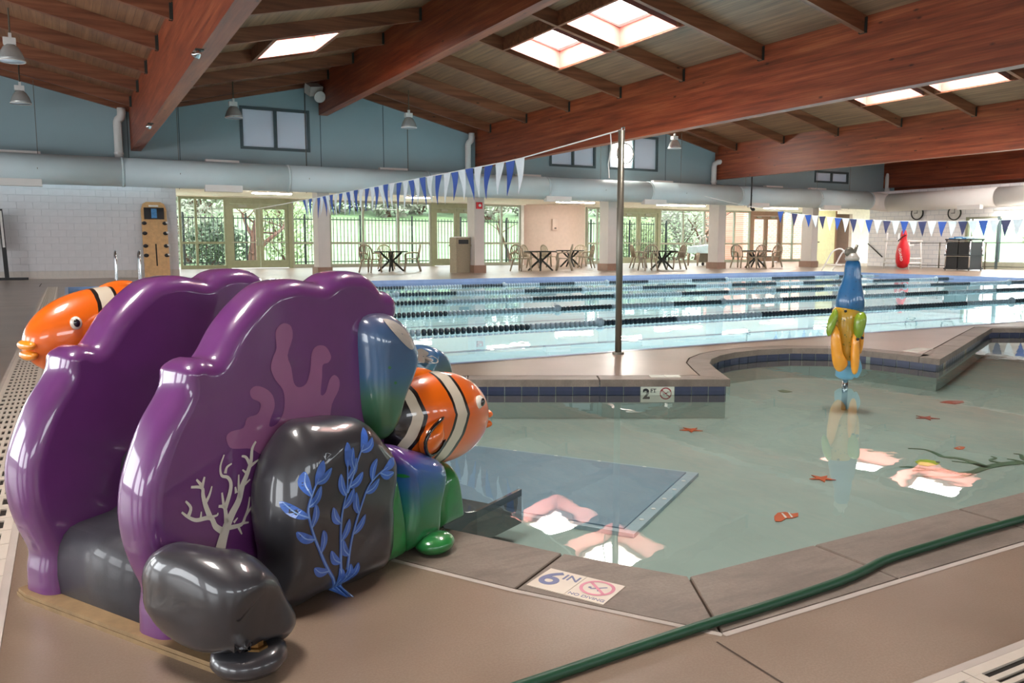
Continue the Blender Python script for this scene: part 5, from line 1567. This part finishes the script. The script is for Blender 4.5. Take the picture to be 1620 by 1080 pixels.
# clownfish
def fish_mesh():
    mb = MB(); n, m = 96, 48; vs = []
    for i in range(n+1):
        t = i/n                                   # 0 tail, 1 nose
        rz = .30*max(0.0, 1-(abs(t-.46)/.54)**2.3)**.55
        ry = rz*.70
        for k in range(m):
            a = 2*PI*k/m; c, s = math.cos(a), math.sin(a)
            vs.append((t, ry*c, rz*s*(1.0 if s > 0 else .97)))
    fs = [(i*m+k, i*m+(k+1) % m, (i+1)*m+(k+1) % m, (i+1)*m+k) for i in range(n) for k in range(m)]
    fs.append(tuple(range(m-1, -1, -1))); fs.append(tuple(n*m+k for k in range(m)))
    return mb.add(vs, fs).mesh('fish_body', 'fish', True)
fm = fish_mesh()
def clownfish(nose, tail, v, fat, label, lipmat='lip', yaw_out=0.0):
    a = Vector((tail[0], v, tail[1])); b = Vector((nose[0], v+yaw_out, nose[1]))
    ex_ = (b-a); L = ex_.length; ex_.normalize(); side = Vector((0, 0, 1)).cross(ex_).normalized(); upv = ex_.cross(side)
    R = Matrix((ex_*L, side*fat, upv*fat)).transposed().to_4x4(); R.translation = a
    f = link('clownfish', fm, slide); f.matrix_local = R; f['label'] = label
    def sub(name, mb, mat):
        o = mb.build(name, mat, f, True); return o
    for s_ in (-1, 1):
        lipw = .10
        sub('eye', MB().ell((.71, s_*.172, .115), (.04, .03, .045), 16, 10), 'eyew')
        sub('pupil', MB().ell((.716, s_*.197, .117), (.023, .012, .027), 12, 8), 'eyeb')
    for z, r in ((.015, .06), (-.05, .06)):
        sub('lip', MB().ell((.975, 0, z), (.045, .10, r*.62), 20, 12), lipmat)
    for s_ in (-1, 1):
        fin = [(.36, s_*.17, .02), (.30, s_*.21, .03), (.20, s_*.225, -.02), (.15, s_*.22, -.10), (.20, s_*.21, -.18), (.30, s_*.20, -.16), (.38, s_*.18, -.08)]
        fmb = MB(); ctr = Vector((.28, s_*.225, -.07)); nn = len(fin)
        c2_ = smooth_curve(fin, 3, True); nn = len(c2_)
        out = [Vector(p) for p in c2_]
        fmb.add([tuple(ctr+Vector((0, s_*.02, 0)))] + [tuple(p) for p in out] + [tuple(p-Vector((0, s_*.05, 0))) for p in out], [(0, 1+i, 1+(i+1) % nn) for i in range(nn)] + [(1+i, 1+nn+i, 1+nn+(i+1) % nn, 1+(i+1) % nn) for i in range(nn)])
        sub('pectoral_fin', fmb, 'orange')
        em = MB(); em.tube([tuple(p) for p in out]+[tuple(out[0])], .012, 6); sub('fin_edge', em, 'eyeb')
    sub('dorsal_fin', MB().ell((.30, 0, .20), (.22, .06, .12), 20, 12), 'orange')
    return f
clownfish((1.43, .345), (.86, .42), .0, .57, 'right clownfish head jutting over the wading pool', 'orange', yaw_out=-.03)
clownfish((.15, .69), (.60, .755), .76, .47, 'left clownfish head peeking past the far purple wall', yaw_out=.04)

# ================================================================== SPRAY TOY
tp = onz(1337, 607, WZ)
dep = (tp-EYEP).dot(FW); S_ = dep/FPX
toy = thing('spray_toy', 'blue and yellow sea creature spray toy on a steel post in the wading pool', 'water toy', (tp.x, tp.y, WZ))
toy.rotation_euler = (0, 0, -YAW)
def T(px, py): return ((px-1337-(607-py)*.048)*S_, (607-py)*S_*1.01)
def TP(px, py, y=0): x, z = T(px, py); return (x, y, z)
MB().tube([(0, 0, BZ-WZ), (0, 0, .06)], .022, 14).build('post', 'chrome', toy, True)
def body(name, rows, mat, ys=.95, n=28):
    mb = MB(); vs = []
    for xl, xr, y in rows:
        a, z = T(xl, y); b, _ = T(xr, y); cx, r = (a+b)/2, (b-a)/2
        for k in range(n): vs.append((cx+r*math.cos(2*PI*k/n), r*ys*math.sin(2*PI*k/n), z))
    m = len(rows)
    fs = [(i*n+k, (i+1)*n+k, (i+1)*n+(k+1) % n, i*n+(k+1) % n) for i in range(m-1) for k in range(n)]
    fs.append(tuple(range(n))); fs.append(tuple((m-1)*n+k for k in range(n-1, -1, -1)))
    return mb.add(vs, fs).build(name, mat, toy, True)
body('blue_body', [(1344, 1354, 414), (1339, 1359, 416), (1337, 1361, 424), (1336, 1361, 436), (1332, 1362, 450), (1327, 1364, 462), (1324, 1366, 475), (1323, 1366, 486), (1326, 1364, 494)], 'toyb')
body('yellow_belly', [(1326, 1360, 483), (1318, 1362, 492), (1317, 1362, 510), (1319, 1361, 530), (1321, 1359, 550), (1324, 1357, 566), (1330, 1352, 574)], 'toyy')
body('tail_base', [(1328, 1352, 558), (1325, 1355, 572), (1323, 1354, 584), (1322, 1352, 594), (1328, 1348, 599)], 'toyl')
def fin(name, pxs, mat, y, th):
    c = smooth_curve([Vector(T(*p)) for p in pxs], 4, True); n = len(c); m = sum(c, Vector((0, 0)))/n
    mb = MB(); vs = []
    R_ = [(-th, .35), (-th*.85, .65), (-th*.45, .92), (0, 1), (th*.45, .92), (th*.85, .65), (th, .35)]
    for yy, sc in R_:
        for p in c: q = m+(p-m)*sc; vs.append((q.x, y+yy, q.y))
    fs = [(i*n+k, i*n+(k+1) % n, (i+1)*n+(k+1) % n, (i+1)*n+k) for i in range(len(R_)-1) for k in range(n)]
    fs.append(tuple(range(n-1, -1, -1))); fs.append(tuple((len(R_)-1)*n+k for k in range(n)))
    return mb.add(vs, fs).build(name, mat, toy, True)
fin('amber_fin', [(1316, 512), (1322, 530), (1326, 556), (1334, 572), (1328, 582), (1319, 585), (1311, 574), (1308, 548), (1309, 522)], 'toyo', -.09, .035)
fin('amber_fin', [(1339, 530), (1345, 524), (1349, 540), (1349, 570), (1345, 587), (1338, 585), (1336, 560)], 'toyo', -.12, .03)
fin('amber_fin', [(1356, 500), (1363, 505), (1362, 545), (1358, 560), (1352, 552), (1352, 520)], 'toyo', -.02, .06)
fin('green_flipper', [(1314, 488), (1319, 494), (1316, 508), (1309, 526), (1303, 530), (1301, 520), (1305, 503)], 'toyg', -.09, .035)
fin('green_flipper', [(1344, 496), (1354, 492), (1359, 500), (1356, 518), (1350, 532), (1342, 530), (1340, 512)], 'toyg', -.13, .04)
fin('tail_fluke', [(1350, 556), (1357, 570), (1359, 582), (1352, 596), (1344, 590), (1346, 570)], 'toyl', -.05, .03)
for px, py in ((1328.5, 491), (1343, 533), (1350, 531)):
    MB().ell((T(px, py)[0], -.115 if px < 1340 else -.165, T(px, py)[1]), (.012, .012, .012), 10, 6).build('eye', 'black', toy, True)
nz = MB().lathe([(.05, 0), (.055, .02), (.04, .04), (.025, .06)], 14, Matrix.Translation(TP(1348, 415))); nz.build('nozzle_collar', 'greyw', toy, True)
MB().lathe([(.03, -.015), (.04, 0), (.03, .015)], 14, Matrix.Translation(TP(1344, 402)) @ Matrix.Rotation(PI/2, 4, 'X')).build('nozzle_ring', 'galv', toy, True)
MB().tube([TP(1350, 406), TP(1356, 391)], [.016, .010], 8).build('nozzle_jet', 'galv', toy, True)
MB().tube([TP(1352, 412), TP(1353, 400)], .012, 8).build('nozzle_pipe', 'white', toy, True)
